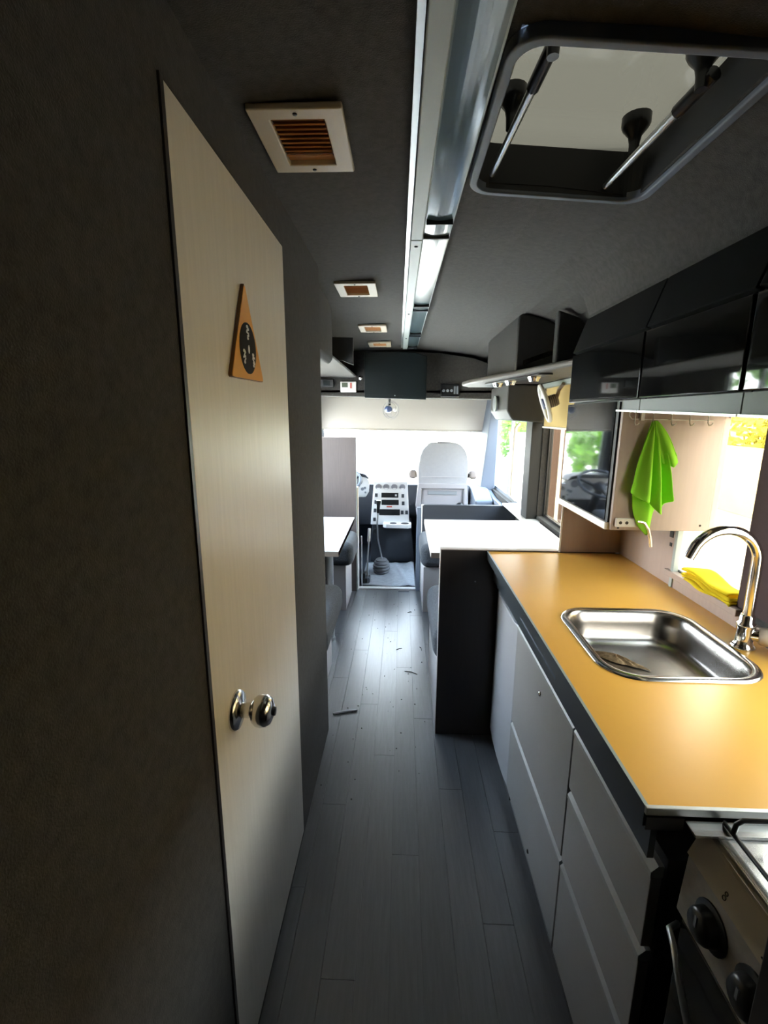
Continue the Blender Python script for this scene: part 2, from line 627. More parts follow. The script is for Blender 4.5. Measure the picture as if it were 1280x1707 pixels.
w1 = window(1, 0.938, W1, 'kitchen window behind the tap', 'white_paint', 0.006, 0.030, pane='pane_light_tint')
w0 = window(7, 0.938, W0, 'kitchen window beside the cooker', 'white_paint', 0.006, 0.030, pane='pane_light_tint')
w2 = window(2, 0.955, W2, 'dinette side window with roller blind', 'black_satin', 0.015, pane='pane_tinted')
w3 = window(3, 0.955, W3, 'cab side window beside the passenger seat', 'dash_mid', 0.03, bars=(4.08,))
w4 = window(4, -0.955, W4, 'dinette window on the left side', 'black_satin', 0.025, bars=(3.05,))
w5 = window(5, -0.955, W5, 'driver side window', 'dash_mid', 0.03)
fr = MB().prism(WS, 'y', 5.01, 5.04, [[(-0.82, 0.63), (0.765, 0.63), (0.865, 1.59), (-0.865, 1.59)]]).build('window_6', 'dash_mid')
struct(fr, 'windscreen of the cab')
MB().prism([(-0.82, 0.63), (0.765, 0.63), (0.865, 1.59), (-0.865, 1.59)], 'y', 5.022, 5.026).build('windscreen_pane', 'pane', fr)

# sill ledges
o = BX(0.88, 0.972, 1.16, 1.50, 0.905, 0.924)
o.box(0.892, 0.905, 0.35, 1.47, 0.869, 0.906)
o = o.build('trim_2', 'white_board', bevel=0.002)
struct(o, 'pale ledge below the kitchen window')
o = BX(0.80, 0.972, 2.96, 3.62, 0.725, 0.742).build('trim_3', 'white_paint', bevel=0.003)
struct(o, 'white ledge below the side window by the front bench')
# dark cover right of the kitchen window
o = BX(0.897, 0.905, 0.972, 1.183, 0.926, 1.47).build('trim_4', 'maroon')
struct(o, 'dark wall lining right of the kitchen window')

# A pillar lining (right front)
mb = MB().hexa([(0.78, 4.62, 0.55), (0.93, 4.58, 0.55), (0.93, 5.0, 0.55), (0.74, 5.0, 0.55)],
               [(0.885, 4.66, 1.62), (0.945, 4.62, 1.62), (0.945, 5.0, 1.62), (0.875, 5.0, 1.62)])
o = mb.build('trim_5', 'pillar_grey', bevel=0.012)
struct(o, 'blue grey pillar lining beside the windscreen')
# B pillar
o = BX(0.835, 0.907, 3.04, 3.19, 0.72, 1.68).build('trim_6', 'black_matt', bevel=0.006)
struct(o, 'black pillar between dinette window and cab window')

# header over the windscreen
mb = MB().prism([(-0.93, 1.585), (0.90, 1.555), (0.90, 1.80), (0.60, 1.90), (0.30, 1.945), (-0.1, 1.965), (-0.6, 1.96), (-0.93, 1.85)], 'y', 4.12, 4.30)
mb.box(-0.93, 0.93, 4.12, 5.0, 1.60, 1.64)
o = mb.build('wall_header', 'carpet', bevel=0.01)
struct(o, 'dark carpeted header above the windscreen')

# ================================================================== LEFT WALL SIGN
y0 = 0.956
sx = -0.3195
sign = thing('door_sign', 'orange triangular sign with a black disc on the washroom door', 'sign', (sx, y0, 1.487))


def rtri(pts, r, n=5):
    out = []
    m = len(pts)
    for i in range(m):
        p = Vector(pts[i])
        a = (Vector(pts[i - 1]) - p).normalized()
        b = (Vector(pts[(i + 1) % m]) - p).normalized()
        ang = a.angle(b)
        d = r / math.tan(ang / 2)
        s = p + a * d
        e = p + b * d
        for k in range(n + 1):
            t = k / n
            q = s * (1 - t) ** 2 + p * 2 * t * (1 - t) + e * t * t
            out.append((q.x, q.y))
    return out


tri = rtri([(0.857, 1.487), (1.056, 1.490), (0.956, 1.674)], 0.006)
MB().prism(tri, 'x', sx + 0.0005, sx + 0.0065).build('board', 'sign_edge', sign)
tri2 = rtri([(0.8595, 1.4885), (1.0535, 1.4915), (0.956, 1.671)], 0.006)
MB().prism(tri2, 'x', sx + 0.0065, sx + 0.0076).build('face', 'sign_orange', sign)
disc = [(0.958 + 0.049 * math.cos(t), 1.549 + 0.049 * math.sin(t)) for t in [2 * math.pi * k / 40 for k in range(40)]]
dd = MB().prism(disc, 'x', sx + 0.0076, sx + 0.0084).build('disc', 'sign_black', sign)
mb = MB()


def mark(cy, cz, w, h, tilt=0.0):
    c, s_ = math.cos(tilt), math.sin(tilt)
    p = [(cy + c * a - s_ * b, cz + s_ * a + c * b) for a, b in ((-w, -h), (w, -h), (w, h), (-w, h))]
    mb.prism(p, 'x', sx + 0.0084, sx + 0.0090)


def blob(cy, cz, a, b):
    mb.prism([(cy + a * math.cos(t), cz + b * math.sin(t)) for t in [2 * math.pi * k / 12 for k in range(12)]], 'x', sx + 0.0084, sx + 0.0090)


for (cy, cz, rt) in ((0.957, 1.580, 0), (0.932, 1.532, 0.4), (0.986, 1.530, -0.4)):
    blob(cy - 0.001, cz + 0.010, 0.0058, 0.0034)
    mark(cy + 0.002, cz + 0.0045, 0.0072, 0.0022, 0.35 + rt)
    mark(cy, cz - 0.001, 0.0075, 0.0019, -0.2 + rt)
    mark(cy + 0.003, cz - 0.0065, 0.0058, 0.0021, 0.3 + rt)
    blob(cy + 0.001, cz - 0.0115, 0.0045, 0.003)
blob(0.961, 1.548, 0.0045, 0.0085)
mb.build('white_marks', 'sign_white', dd)

# ================================================================== CEILING FITTINGS
VENTS = [(-0.291, -0.112, 0.936, 1.160, 'cream ceiling vent with open wood louvres, nearest of the four'),
         (-0.286, -0.127, 2.053, 2.263, 'square cream ceiling vent, second along from the washroom door'),
         (-0.273, -0.117, 3.00, 3.17, 'third cream ceiling vent, between the second and the one by the screen'),
         (-0.261, -0.107, 3.665, 3.84, 'cream ceiling vent farthest forward, just above the black screen')]


def make_vent(loc, label):
    x, y, z = loc
    t = thing('ceiling_vent', label, 'vent', loc, 'cream ceiling vents in a row')
    w, d = 0.087, 0.110
    iw, idp = 0.050, 0.078
    MB().prism(rect(x - w, x + w, y - d, y + d), 'z', z - 0.012, z, [rect(x - iw, x + iw, y - idp, y + idp)]).build('frame', 'cream_frame', t, bevel=0.003)
    BX(x - iw, x + iw, y - idp, y + idp, z - 0.0015, z).build('backing', 'pine', t)
    sl = None
    for k in range(9):
        yy = y - idp + 0.008 + k * 0.0148
        mb = MB().box(x - iw + 0.001, x + iw - 0.001, -0.0065, 0.0065, -0.0012, 0.0012)
        c, s_ = math.cos(0.55), math.sin(0.55)
        mb.v = [(p[0], yy + p[1] * c - p[2] * s_, z - 0.0065 + p[1] * s_ + p[2] * c) for p in mb.v]
        mb.build('slat', 'pine', t)
    for yy in (y - d + 0.014, y + d - 0.014):
        MB().lathe([(0.0, -0.0145), (0.004, -0.0138), (0.0045, -0.012)], (x, yy, z), n=10).build('screw', 'screw_dark', t)
    return t


first = None
for (xa, xb, ya, yb, lab) in VENTS:
    loc = ((xa + xb) / 2, (ya + yb) / 2, 1.963)
    if first is None:
        first = make_vent(loc, lab)
    else:
        copy_thing(first, loc, lab)

# lamp strip along the ceiling: aluminium rail with glossy covers in sections
strip = thing('ceiling_light_strip', 'long aluminium light rail with glass covers along the ceiling', 'light', (0.07, 2.0, 1.97))
SX = lambda x, y: x - 0.010 * (y - 0.8)
zr = 1.962


def slab(mb, xa, xb, ya, yb, z0, z1):
    mb.hexa([(SX(xa, ya), ya, z0), (SX(xb, ya), ya, z0), (SX(xb, yb), yb, z0), (SX(xa, yb), yb, z0)],
            [(SX(xa, ya), ya, z1), (SX(xb, ya), ya, z1), (SX(xb, yb), yb, z1), (SX(xa, yb), yb, z1)])
    return mb


SEG = [(-0.6, 1.555), (1.56, 2.555), (2.56, 3.35), (3.355, 3.95)]
for i, (ya, yb) in enumerate(SEG):
    slab(MB(), 0.026, 0.062, ya, yb, zr - 0.016, zr + 0.012).build('rail', 'alu_paint', strip, bevel=0.003)
    cv = MB()
    n = 8
    for a in range(n):
        t0, t1 = a / n, (a + 1) / n
        x0_, x1_ = 0.066 + 0.074 * t0, 0.066 + 0.074 * t1
        h0 = -0.007 - 0.004 * math.sin(math.pi * t0)
        h1 = -0.007 - 0.004 * math.sin(math.pi * t1)
        y0_, y1_ = ya + 0.012, yb - 0.012
        cv.add([(SX(x0_, y0_), y0_, zr + h0), (SX(x1_, y0_), y0_, zr + h1), (SX(x1_, y1_), y1_, zr + h1), (SX(x0_, y1_), y1_, zr + h0)], [(0, 1, 2, 3)])
    cvo = cv.build('cover', 'lamp_cover', strip, smooth=True, fix=False)
    slab(MB(), 0.066, 0.140, yb - 0.13, yb - 0.127, zr - 0.021, zr - 0.005).build('joint', 'black_satin', cvo)
    slab(MB(), 0.064, 0.142, yb - 0.010, yb - 0.002, zr - 0.016, zr + 0.004).build('end_cap', 'dash_dark', strip)
    if i:
        MB().lathe([(0.0, -0.019), (0.005, -0.0185), (0.006, -0.016)], (SX(0.044, ya + 0.05), ya + 0.05, zr), n=12).build('screw', 'screw_dark', strip)
slab(MB(), 0.012, 0.024, -0.6, 3.95, zr - 0.004, zr + 0.012).build('edge_profile', 'alu', strip)
slab(MB(), 0.062, 0.145, -0.6, 3.95, zr - 0.002, zr + 0.008).build('reflector', 'alu_paint', strip)

# roof hatch
hatch = thing('roof_hatch', 'smoked roof hatch with black knobs and two stay arms', 'hatch', (0.36, 1.03, 1.96))
HX0, HX1, HY0, HY1 = 0.150, 0.572, 0.79, 1.275
tilt = lambda x: -0.075 * (x - 0.15)


def hshape(mb):
    mb.v = [(p[0], p[1], p[2] + tilt(p[0])) for p in mb.v]
    return mb


outer = rrect(HX0, HX1, HY0, HY1, 0.055, 8)
inner = rrect(HX0 + 0.018, HX1 - 0.018, HY0 + 0.018, HY1 - 0.018, 0.042, 8)
hshape(MB().prism(outer, 'z', 1.953, 1.976, [inner])).build('frame', 'pillar_grey', hatch, bevel=0.004)
inner2 = rrect(HX0 + 0.014, HX1 - 0.014, HY0 + 0.014, HY1 - 0.014, 0.042, 8)
hshape(MB().prism(inner2, 'z', 1.962, 2.058, [rrect(HX0 + 0.0185, HX1 - 0.0185, HY0 + 0.0185, HY1 - 0.0185, 0.04, 8)])).build('well', 'black_matt', hatch)
lid = MB()
LX0, LX1, LY0, LY1 = HX0 - 0.01, HX1 + 0.02, HY0 - 0.02, HY1 + 0.02


def lidf(u, v):
    x = LX0 + (LX1 - LX0) * u
    y = LY0 + (LY1 - LY0) * v
    b = min(1, 8 * u * (1 - u)) ** 0.5 * min(1, 8 * v * (1 - v)) ** 0.5
    return (x, y, 2.058 + tilt(x) + 0.040 * b)


lido = MB().grid(lidf, 20, 20).build('lid', 'lid_smoke', hatch, smooth=True, fix=False)
for (x, y) in ((0.244, 0.922), (0.522, 0.975), (0.22, 1.125), (0.505, 1.185)):
    MB().lathe([(0.010, -0.062), (0.011, -0.04), (0.014, -0.026), (0.026, -0.012), (0.030, -0.004), (0.030, 0.012), (0.0, 0.013)],
               (x, y, 2.078 + tilt(x)), n=18).build('knob', 'black_satin', lido, smooth=True)
for (p0, p1) in (((0.247, 0.925, 2.035), (0.205, 1.245, 1.982)), ((0.535, 0.96, 2.005), (0.475, 1.25, 1.955))):
    v0, v1 = Vector(p0), Vector(p1)
    md = v0.lerp(v1, 0.28)
    MB().tube([v0, v0.lerp(v1, 0.1), md], 0.0125, 10).build('stay_sleeve', 'black_satin', hatch, smooth=True)
    MB().tube([md, v1], [0.009, 0.007], 10).build('stay_arm', 'alu', hatch, smooth=True)

# ================================================================== OVERHEAD LOCKERS (right)
LK = [(1.312, 1.843, 'black overhead locker farthest from the stove, above the mirror-black cabinet'),
      (0.925, 1.308, 'middle black overhead locker, above the hook rack'),
      (0.33, 0.921, 'black overhead locker nearest the stove, above the kitchen window')]
for (ya, yb, lab) in LK:
    t = thing('overhead_locker', lab, 'cabinet', (0.8, (ya + yb) / 2, 1.46), 'black overhead lockers over the worktop')
    MB().prism([(0.66, 1.462), (0.90, 1.462), (0.90, 1.75), (0.70, 1.745), (0.66, 1.64)], 'y', ya, yb).build('body', 'black_matt', t)
    MB().prism([(0.638, 1.650), (0.655, 1.645), (0.700, 1.765), (0.680, 1.772)], 'y', ya + 0.002, yb - 0.002).build('upper_flap', 'locker_matt', t, bevel=0.003)
    MB().prism([(0.638, 1.468), (0.659, 1.468), (0.656, 1.638), (0.638, 1.642)], 'y', ya + 0.003, yb - 0.003).build('door', 'black_gloss', t, bevel=0.003)
    zo = lambda y: -0.028 * (1.43 - y)
    e = min(yb, 1.435)
    if ya < 1.43:
        MB().hexa([(0.645, ya, 1.437 + zo(ya)), (0.665, ya, 1.437 + zo(ya)), (0.665, e, 1.437 + zo(e)), (0.645, e, 1.437 + zo(e))],
                  [(0.645, ya, 1.465), (0.665, ya, 1.465), (0.665, e, 1.465), (0.645, e, 1.465)]).build('light_rail', 'rail_grey', t)
        MB().hexa([(0.638, ya, 1.446 + zo(ya) - 0.012), (0.69, ya, 1.446 + zo(ya) - 0.012), (0.69, e, 1.446 + zo(e) - 0.012), (0.638, e, 1.446 + zo(e) - 0.012)],
                  [(0.638, ya, 1.446 + zo(ya) - 0.007), (0.69, ya, 1.446 + zo(ya) - 0.007), (0.69, e, 1.446 + zo(e) - 0.007), (0.638, e, 1.446 + zo(e) - 0.007)]).build('lip_strip', 'alu', t)

# mirror-black side cabinet hanging over the worktop
cab = thing('wall_cabinet', 'hanging cabinet with mirror-black side panel and pale hook board', 'cabinet', (0.78, 1.62, 1.075))
BX(0.652, 0.895, 1.416, 1.845, 1.085, 1.462).build('body', 'brown_dark', cab)
BX(0.638, 0.651, 1.436, 1.843, 1.100, 1.462).build('side_panel', 'black_gloss', cab)
BX(0.640, 0.651, 1.417, 1.434, 1.078, 1.462).build('side_edge', 'black_matt', cab)
BX(0.632, 0.652, 1.415, 1.846, 1.074, 1.098).build('bottom_rail', 'white_paint', cab, bevel=0.003)
brd = BX(0.645, 0.956, 1.400, 1.415, 1.076, 1.443).build('hook_board', 'white_board', cab, bevel=0.002)
mb = MB()
for (x, z) in ((0.667, 1.084), (0.912, 1.094), (0.950, 1.42), (0.951, 1.083)):
    MB().lathe([(0.0, -0.002), (0.003, -0.0015), (0.0035, 0.0)], (x, 1.400, z), (0, 1, 0), 10).build('screw', 'screw_dark', brd)
BX(0.700, 0.704, 1.72, 1.80, 1.30, 1.30 + 0.001).build('latch', 'black_matt', cab)

# splash panels below it
o = BX(0.655, 0.903, 1.847, 1.862, 0.870, 1.080).build('splash_board', 'white_board', bevel=0.0015)
tag(o, 'pale end board standing on the far end of the orange worktop', 'board')
MB().tube([(0.653, 1.846, 0.871), (0.653, 1.846, 1.072)], 0.004, 6).build('edge_strip', 'white_paint', o)
t = thing('side_splash_panel', 'pale panel against the side wall below the hook board', 'panel', (0.9, 1.66, 0.87))
BX(0.893, 0.904, 1.478, 1.845, 0.870, 1.078).build('panel', 'white_board', t, bevel=0.0015)
BX(0.888, 0.904, 1.462, 1.476, 0.870, 1.078).build('edge_strip', 'alu_paint', t)
BX(0.8915, 0.893, 1.492, 1.512, 1.030, 1.052).build('cut_out', 'screw_dark', t)
BX(0.8915, 0.893, 1.494, 1.506, 1.000, 1.012).build('cut_out', 'screw_dark', t)

# hook rack
rk = thing('hook_rack', 'wire hook rack with five white hooks under the overhead locker', 'rack', (0.80, 1.393, 1.43))
zt = 1.436
MB().tube([(0.668, 1.392, zt - 0.024), (0.66, 1.392, zt - 0.015), (0.66, 1.392, zt - 0.006), (0.668, 1.392, zt)], 0.0014, 6).build('end_loop', 'white_paint', rk, smooth=True)
MB().tube([(0.668, 1.392, zt - 0.024), (0.90, 1.392, zt - 0.024 - 0.003)], 0.0014, 6).build('rail', 'white_paint', rk, smooth=True)
for k in range(5):
    x = 0.676 + 0.052 * k
    p = [(x, 1.396, zt - 0.002), (x, 1.390, zt - 0.010), (x - 0.001, 1.388, zt - 0.034), (x, 1.384, zt - 0.041), (x + 0.004, 1.380, zt - 0.040), (x + 0.007, 1.378, zt - 0.034)]
    MB().tube(p, 0.0017, 6).build('hook', 'white_paint', rk, smooth=True)
BX(0.692, 0.702, 1.388, 1.399, zt - 0.028, zt - 0.004).build('clip', 'white_paint', rk)

# towel on the second hook
ax, ay, az = 0.729, 1.381, 1.408
A = Vector((ax, ay, az))


def sheet(bound, ndepth, y_amp, waves, ybase, nu=26, nv=22, topw=0.008):
    def fn(u, v):
        k = u * (len(bound) - 1)
        i = min(int(k), len(bound) - 2)
        f = k - i
        bx = bound[i][0] * (1 - f) + bound[i + 1][0] * f
        bz = bound[i][1] * (1 - f) + bound[i + 1][1] * f
        sx_ = ax + (u - 0.5) * topw
        vv = v ** 0.92
        x = sx_ * (1 - vv) + bx * vv
        z = az * (1 - v) + bz * v
        bulge = 0.012 * math.sin(math.pi * min(1, v * 1.15)) * (u - 0.5)
        x += bulge
        y = ybase - ndepth * v ** 0.6 + y_amp * math.sin(waves * math.pi * u + 0.6) * min(1, 1.6 * v)
        return (x, y, z)
    return MB().grid(fn, nu, nv)


tw = sheet([(0.690, 1.190), (0.698, 1.135), (0.718, 1.090), (0.744, 1.064), (0.752, 1.072), (0.757, 1.13), (0.772, 1.18), (0.785, 1.21)], 0.004, 0.003, 3.0, 1.388)
tw2 = sheet([(0.672, 1.200), (0.690, 1.187), (0.710, 1.176), (0.727, 1.170), (0.731, 1.172), (0.745, 1.150), (0.760, 1.136), (0.768, 1.142), (0.775, 1.170), (0.792, 1.178)], 0.026, 0.013, 5.2, 1.380)
tw3 = sheet([(0.755, 1.285), (0.771, 1.282), (0.783, 1.275), (0.797, 1.290), (0.794, 1.31)], 0.018, 0.006, 2.5, 1.376)
tw.add(tw2.v, tw2.f)
tw.add(tw3.v, tw3.f)
o = tw.build('towel', 'towel_green', smooth=True, solid=0.0025, subsurf=1, fix=False)
tag(o, 'bright lime green cloth hanging folded from the hook rack', 'towel')

# bracket with lever
t = thing('latch_bracket', 'white plate with a bent metal lever at the lower corner of the hook board', 'bracket', (0.69, 1.396, 1.10))
BX(0.654, 0.724, 1.390, 1.399, 1.088, 1.116).build('plate', 'white_paint', t, bevel=0.003)
for x in (0.668, 0.687):
    MB().lathe([(0.0, -0.001), (0.005, -0.001), (0.005, 0.0005)], (x, 1.390, 1.102), (0, 1, 0), 10).build('hole', 'screw_dark', t)
MB().tube([(0.716, 1.386, 1.108), (0.735, 1.383, 1.104), (0.748, 1.380, 1.085), (0.756, 1.378, 1.055), (0.760, 1.377, 1.031)], 0.0048, 8).build('lever', 'chrome', t, smooth=True)

# ================================================================== KITCHEN UNITS
WT = (0.361, 0.902, 0.577, 1.842)
wtp = thing('worktop', 'orange yellow laminate worktop with dark edge and sink cut-out', 'worktop', (0.63, 1.2, 0.845))
sinkhole = rrect(0.462, 0.795, 0.915, 1.262, 0.07, 8)
MB().prism(rect(*WT), 'z', 0.852, 0.869, [sinkhole]).build('top', 'orange_top', wtp)
BX(0.357, 0.361, 0.575, 1.842, 0.836, 0.8695).build('edge_band', 'navy_edge', wtp)
BX(0.357, 0.3625, 0.575, 1.842, 0.8690, 0.8705).build('edge_line', 'alu_paint', wtp)
BX(0.361, 0.415, 0.574, 0.604, 0.830, 0.8515).build('corner_block', 'carcass', wtp)
BX(0.357, 0.902, 0.570, 0.577, 0.858, 0.871).build('end_trim', 'alu', wtp, bevel=0.0015)
MB().box(0.390, 0.400, 0.606, 1.842, 0.745, 0.851).build('fascia', 'navy_edge', wtp)
BX(0.3895, 0.3905, 1.05, 1.40, 0.775, 0.833).build('fascia_strip', 'pillar_grey', wtp)

FX = 0.405
fr = thing('fridge', 'small white fridge under the far end of the worktop', 'fridge', (0.6, 1.65, 0.0))
BX(0.455, 0.88, 1.485, 1.832, 0.045, 0.745).build('body', 'carcass', fr)
mb = MB()
nd = 8
for i in range(nd):
    pass
mb = MB().prism([(0.452, 1.487), (0.452, 1.828), (0.408, 1.828), (0.402, 1.74), (0.400, 1.65), (0.402, 1.56), (0.408, 1.487)], 'z', 0.055, 0.706)
dr = mb.build('door', 'front_white', fr, bevel=0.006)
MB().prism([(0.452, 1.487), (0.452, 1.828), (0.412, 1.828), (0.402, 1.79), (0.408, 1.65), (0.402, 1.52), (0.412, 1.487)], 'z', 0.708, 0.742).build('grip_rail', 'dash_mid', fr, bevel=0.004)
BX(0.402, 0.42, 1.80, 1.826, 0.716, 0.738).build('hinge_cap', 'black_satin', dr, bevel=0.003)
BX(0.42, 0.88, 1.487, 1.828, 0.0, 0.045).build('plinth', 'carcass', fr)


def fronts(parent, ya, yb, za, zb, name):
    d = BX(FX, FX + 0.018, ya, yb, za, zb - 0.022).build(name, 'front_grey', parent, bevel=0.0015)
    MB().prism([(FX - 0.001, zb - 0.022), (FX + 0.030, zb - 0.022), (FX + 0.030, zb - 0.004), (FX + 0.024, zb), (FX + 0.010, zb), (FX - 0.001, zb - 0.012)],
               'y', ya, yb).build('handle_profile', 'handle_grey', d)
    return d


cu = thing('base_cabinet', 'grey fronted base cabinet with two stacked doors beneath the sink', 'cabinet', (0.6, 1.21, 0.0))
mb = BX(0.424, 0.436, 0.953, 1.480, 0.06, 0.742)
mb.box(0.436, 0.88, 0.953, 0.968, 0.06, 0.742)
mb.box(0.436, 0.88, 1.465, 1.480, 0.06, 0.742)
mb.box(0.436, 0.88, 0.968, 1.465, 0.06, 0.075)
mb.box(0.868, 0.88, 0.968, 1.465, 0.075, 0.742)
mb.build('body', 'carcass', cu)
d1 = fronts(cu, 0.954, 1.479, 0.352, 0.722, 'door')
MB().lathe([(0.0, -0.006), (0.006, -0.005), (0.008, -0.002), (0.008, 0.0)], (FX, 1.197, 0.640), (1, 0, 0), 14).build('lock', 'chrome', d1, smooth=True)
d2 = fronts(cu, 0.954, 1.479, 0.068, 0.346, 'door')
MB().lathe([(0.0, -0.004), (0.005, -0.003), (0.007, 0.0)], (FX, 1.19, 0.10), (1, 0, 0), 12).build('lock', 'screw_dark', d2, smooth=True)
BX(0.43, 0.88, 0.953, 1.480, 0.0, 0.06).build('plinth', 'carcass', cu)

du = thing('drawer_unit', 'grey fronted drawer unit of three drawers next to the stove', 'cabinet', (0.6, 0.78, 0.0))
BX(0.424, 0.88, 0.606, 0.949, 0.06, 0.742).build('body', 'carcass', du)
for (za, zb) in ((0.560, 0.722), (0.352, 0.552), (0.068, 0.344)):
    fronts(du, 0.612, 0.947, za, zb, 'drawer')
BX(0.43, 0.88, 0.606, 0.949, 0.0, 0.06).build('plinth', 'carcass', du)

# sink
sk = thing('sink', 'stainless steel inset sink with rounded corners in the orange worktop', 'sink', (0.63, 1.09, 0.70))


def ring_loop(i, z, r):
    return [(p[0], p[1], z) for p in rrect(0.447 + i, 0.808 - i, 0.900 + i, 1.277 - i, r, 8)]


loops = [ring_loop(0.0, 0.8695, 0.085), ring_loop(0.003, 0.8735, 0.083), ring_loop(0.012, 0.8742, 0.075), ring_loop(0.018, 0.872, 0.07),
         ring_loop(0.024, 0.862, 0.068), ring_loop(0.030, 0.838, 0.066), ring_loop(0.035, 0.806, 0.064), ring_loop(0.043, 0.793, 0.06), ring_loop(0.066, 0.786, 0.05)]
mb = MB()
n = len(loops[0])
for lp in loops:
    mb.v += lp
for i in range(len(loops) - 1):
    a = min(i, 99)
    for k in range(n):
        mb.f.append((i * n + k, i * n + (k + 1) % n, (i + 1) * n + (k + 1) % n, (i + 1) * n + k))
mb.f.append(tuple(range((len(loops) - 1) * n, len(loops) * n)))
bowl = mb.build('bowl', 'steel', sk, smooth=True)
mb = MB()
for lp in loops[:4]:
    mb.v += [(p[0], p[1], p[2] + 0.0006) for p in lp]
for i in range(3):
    for k in range(n):
        mb.f.append((i * n + k, i * n + (k + 1) % n, (i + 1) * n + (k + 1) % n, (i + 1) * n + k))
mb.build('rim', 'steel_rim', sk, smooth=True)
MB().lathe([(0.0, 0.0015), (0.022, 0.002), (0.030, 0.001), (0.034, 0.0)], (0.70, 1.0, 0.7865), n=20).build('drain', 'steel_rim', sk, smooth=True)
rng = random.Random(3)


def crumb(u, v):
    t = 2 * math.pi * u
    rr = v * (1 + 0.25 * math.sin(3 * t + 1) + 0.12 * math.sin(7 * t))
    x = 0.572 + 0.046 * rr * math.cos(t) * (1.0) + 0.02 * rr * math.sin(t)
    y = 1.130 - 0.028 * rr * math.sin(t) - 0.030 * rr * math.cos(t)
    return (x, y, 0.7885 + 0.014 * (1 - v * v) + 0.004 * (1 - v) * math.sin(9 * t + 5 * v))


o = MB().grid(crumb, 40, 8).build('sink_residue', 'crumbs', smooth=True, fix=False)
tag(o, 'patch of wet brown crumbs in the sink bottom', 'crumbs', kind='stuff')

# tap
tp = thing('kitchen_tap', 'chrome swan neck tap with side handle behind the sink', 'tap', (0.838, 1.065, 0.869))
bx_, by_ = 0.838, 1.065
MB().lathe([(0.026, 0.0), (0.026, 0.004), (0.022, 0.008), (0.019, 0.014), (0.018, 0.05), (0.020, 0.054), (0.020, 0.062), (0.016, 0.066), (0.015, 0.082), (0.013, 0.084), (0.0, 0.085)],
           (bx_, by_, 0.870), n=24).build('base', 'chrome', tp, smooth=True)
arc = [(bx_, by_, 0.94), (bx_, by_, 1.06)]
R_ = 0.077
for k in range(1, 15):
    a = math.radians(180 * k / 14 * 0.83)
    arc.append((bx_ - R_ + R_ * math.cos(a), by_ + 0.004 * k / 14, 1.085 + R_ * math.sin(a)))
arc.append((0.681, by_ + 0.004, 1.092))
MB().tube(arc, 0.0115, 16).build('spout', 'chrome', tp, smooth=True)
hv = Vector((0.62, -0.48, 0.05)).normalized()
p0 = Vector((bx_, by_, 0.905))
MB().tube([p0, p0 + hv * 0.015, p0 + hv * 0.030], [0.014, 0.014, 0.015], 14).build('valve', 'chrome', tp, smooth=True)
MB().lathe([(0.012, 0.026), (0.020, 0.028), (0.022, 0.033), (0.022, 0.045), (0.019, 0.050), (0.0, 0.051)], p0, hv, 22).build('handle', 'knob_beige', tp, smooth=True)

# yellow cloth on the ledge
mb = MB()
for lay in range(4):
    def fn(u, v, lay=lay):
        y = 1.185 + 0.205 * u + 0.004 * lay
        x = 0.878 + 0.062 * v + 0.003 * math.sin(9 * u + lay)
        z = 0.9275 + 0.0075 * lay + 0.0035 * math.sin(7 * u + 2.2 * lay + 2 * v) + 0.012 * math.exp(-((u - 0.75) / 0.25) ** 2) * lay / 3
        if v < 0.08:
            z -= 0.004
        return (x, y, z)
    g = MB().grid(fn, 24, 8)
    mb.add(g.v, g.f)
o = mb.build('folded_cloth', 'cloth_yellow', smooth=True, solid=0.004, fix=False)
tag(o, 'yellow cleaning cloth folded flat on the kitchen window ledge', 'cloth')

# cooker
ck = thing('cooker', 'small grey gas cooker with black knobs beside the drawers', 'stove', (0.65, 0.45, 0.0))
BX(0.455, 0.88, 0.315, 0.566, 0.02, 0.83).build('body', 'black_satin', ck, bevel=0.004)
cp = MB().prism([(0.419, 0.700), (0.455, 0.700), (0.455, 0.838), (0.439, 0.838), (0.424, 0.797)], 'y', 0.314, 0.568).build('control_panel', 'cooker_grey', ck, bevel=0.002)
MB().prism([(0.4225, 0.799), (0.4375, 0.838), (0.440, 0.842), (0.450, 0.842), (0.450, 0.799)], 'y', 0.313, 0.569).build('label_band', 'cream_frame', cp)
for (y, z) in ((0.503, 0.752), (0.425, 0.752)):
    kn = MB().lathe([(0.0, -0.022), (0.018, -0.021), (0.022, -0.016), (0.024, -0.004), (0.031, -0.002), (0.031, 0.001)], (0.4215, y, z), (1, 0, -0.04), 24).build('knob', 'black_satin', ck, smooth=True)
    BX(0.3985, 0.401, y - 0.002, y + 0.002, z, z + 0.016).build('pointer', 'dash_mid', kn)
mb = MB()
for (z, r) in ((0.8085, 0.0028), (0.8145, 0.0023)):
    mb.ring((0.4264 + (z - 0.811) * 0.385, 0.497, z), (1, 0, -0.385), r, 0.0006, 14, 5)
mb.build('burner_mark', 'screw_dark', cp)
mb = MB().box(0.4238, 0.4262, 0.408, 0.432, 0.8055, 0.8068)
mb.box(0.4238, 0.4285, 0.408, 0.4095, 0.8055, 0.813)
mb.build('burner_mark', 'screw_dark', cp)
hob = MB().prism(rect(0.446, 0.885, 0.313, 0.569), 'z', 0.838, 0.848, [rrect(0.480, 0.86, 0.335, 0.530, 0.03)]).build('hob_frame', 'cooker_top', ck, bevel=0.002)
BX(0.455, 0.88, 0.316, 0.566, 0.830, 0.837).build('hob_tray', 'cooker_top', ck)
for (x, y) in ((0.60, 0.44), (0.77, 0.44)):
    MB().lathe([(0.045, 0.836), (0.042, 0.846), (0.030, 0.850), (0.028, 0.858), (0.0, 0.860)], (x, y, 0), n=20).build('burner', 'black_satin', ck, smooth=True)
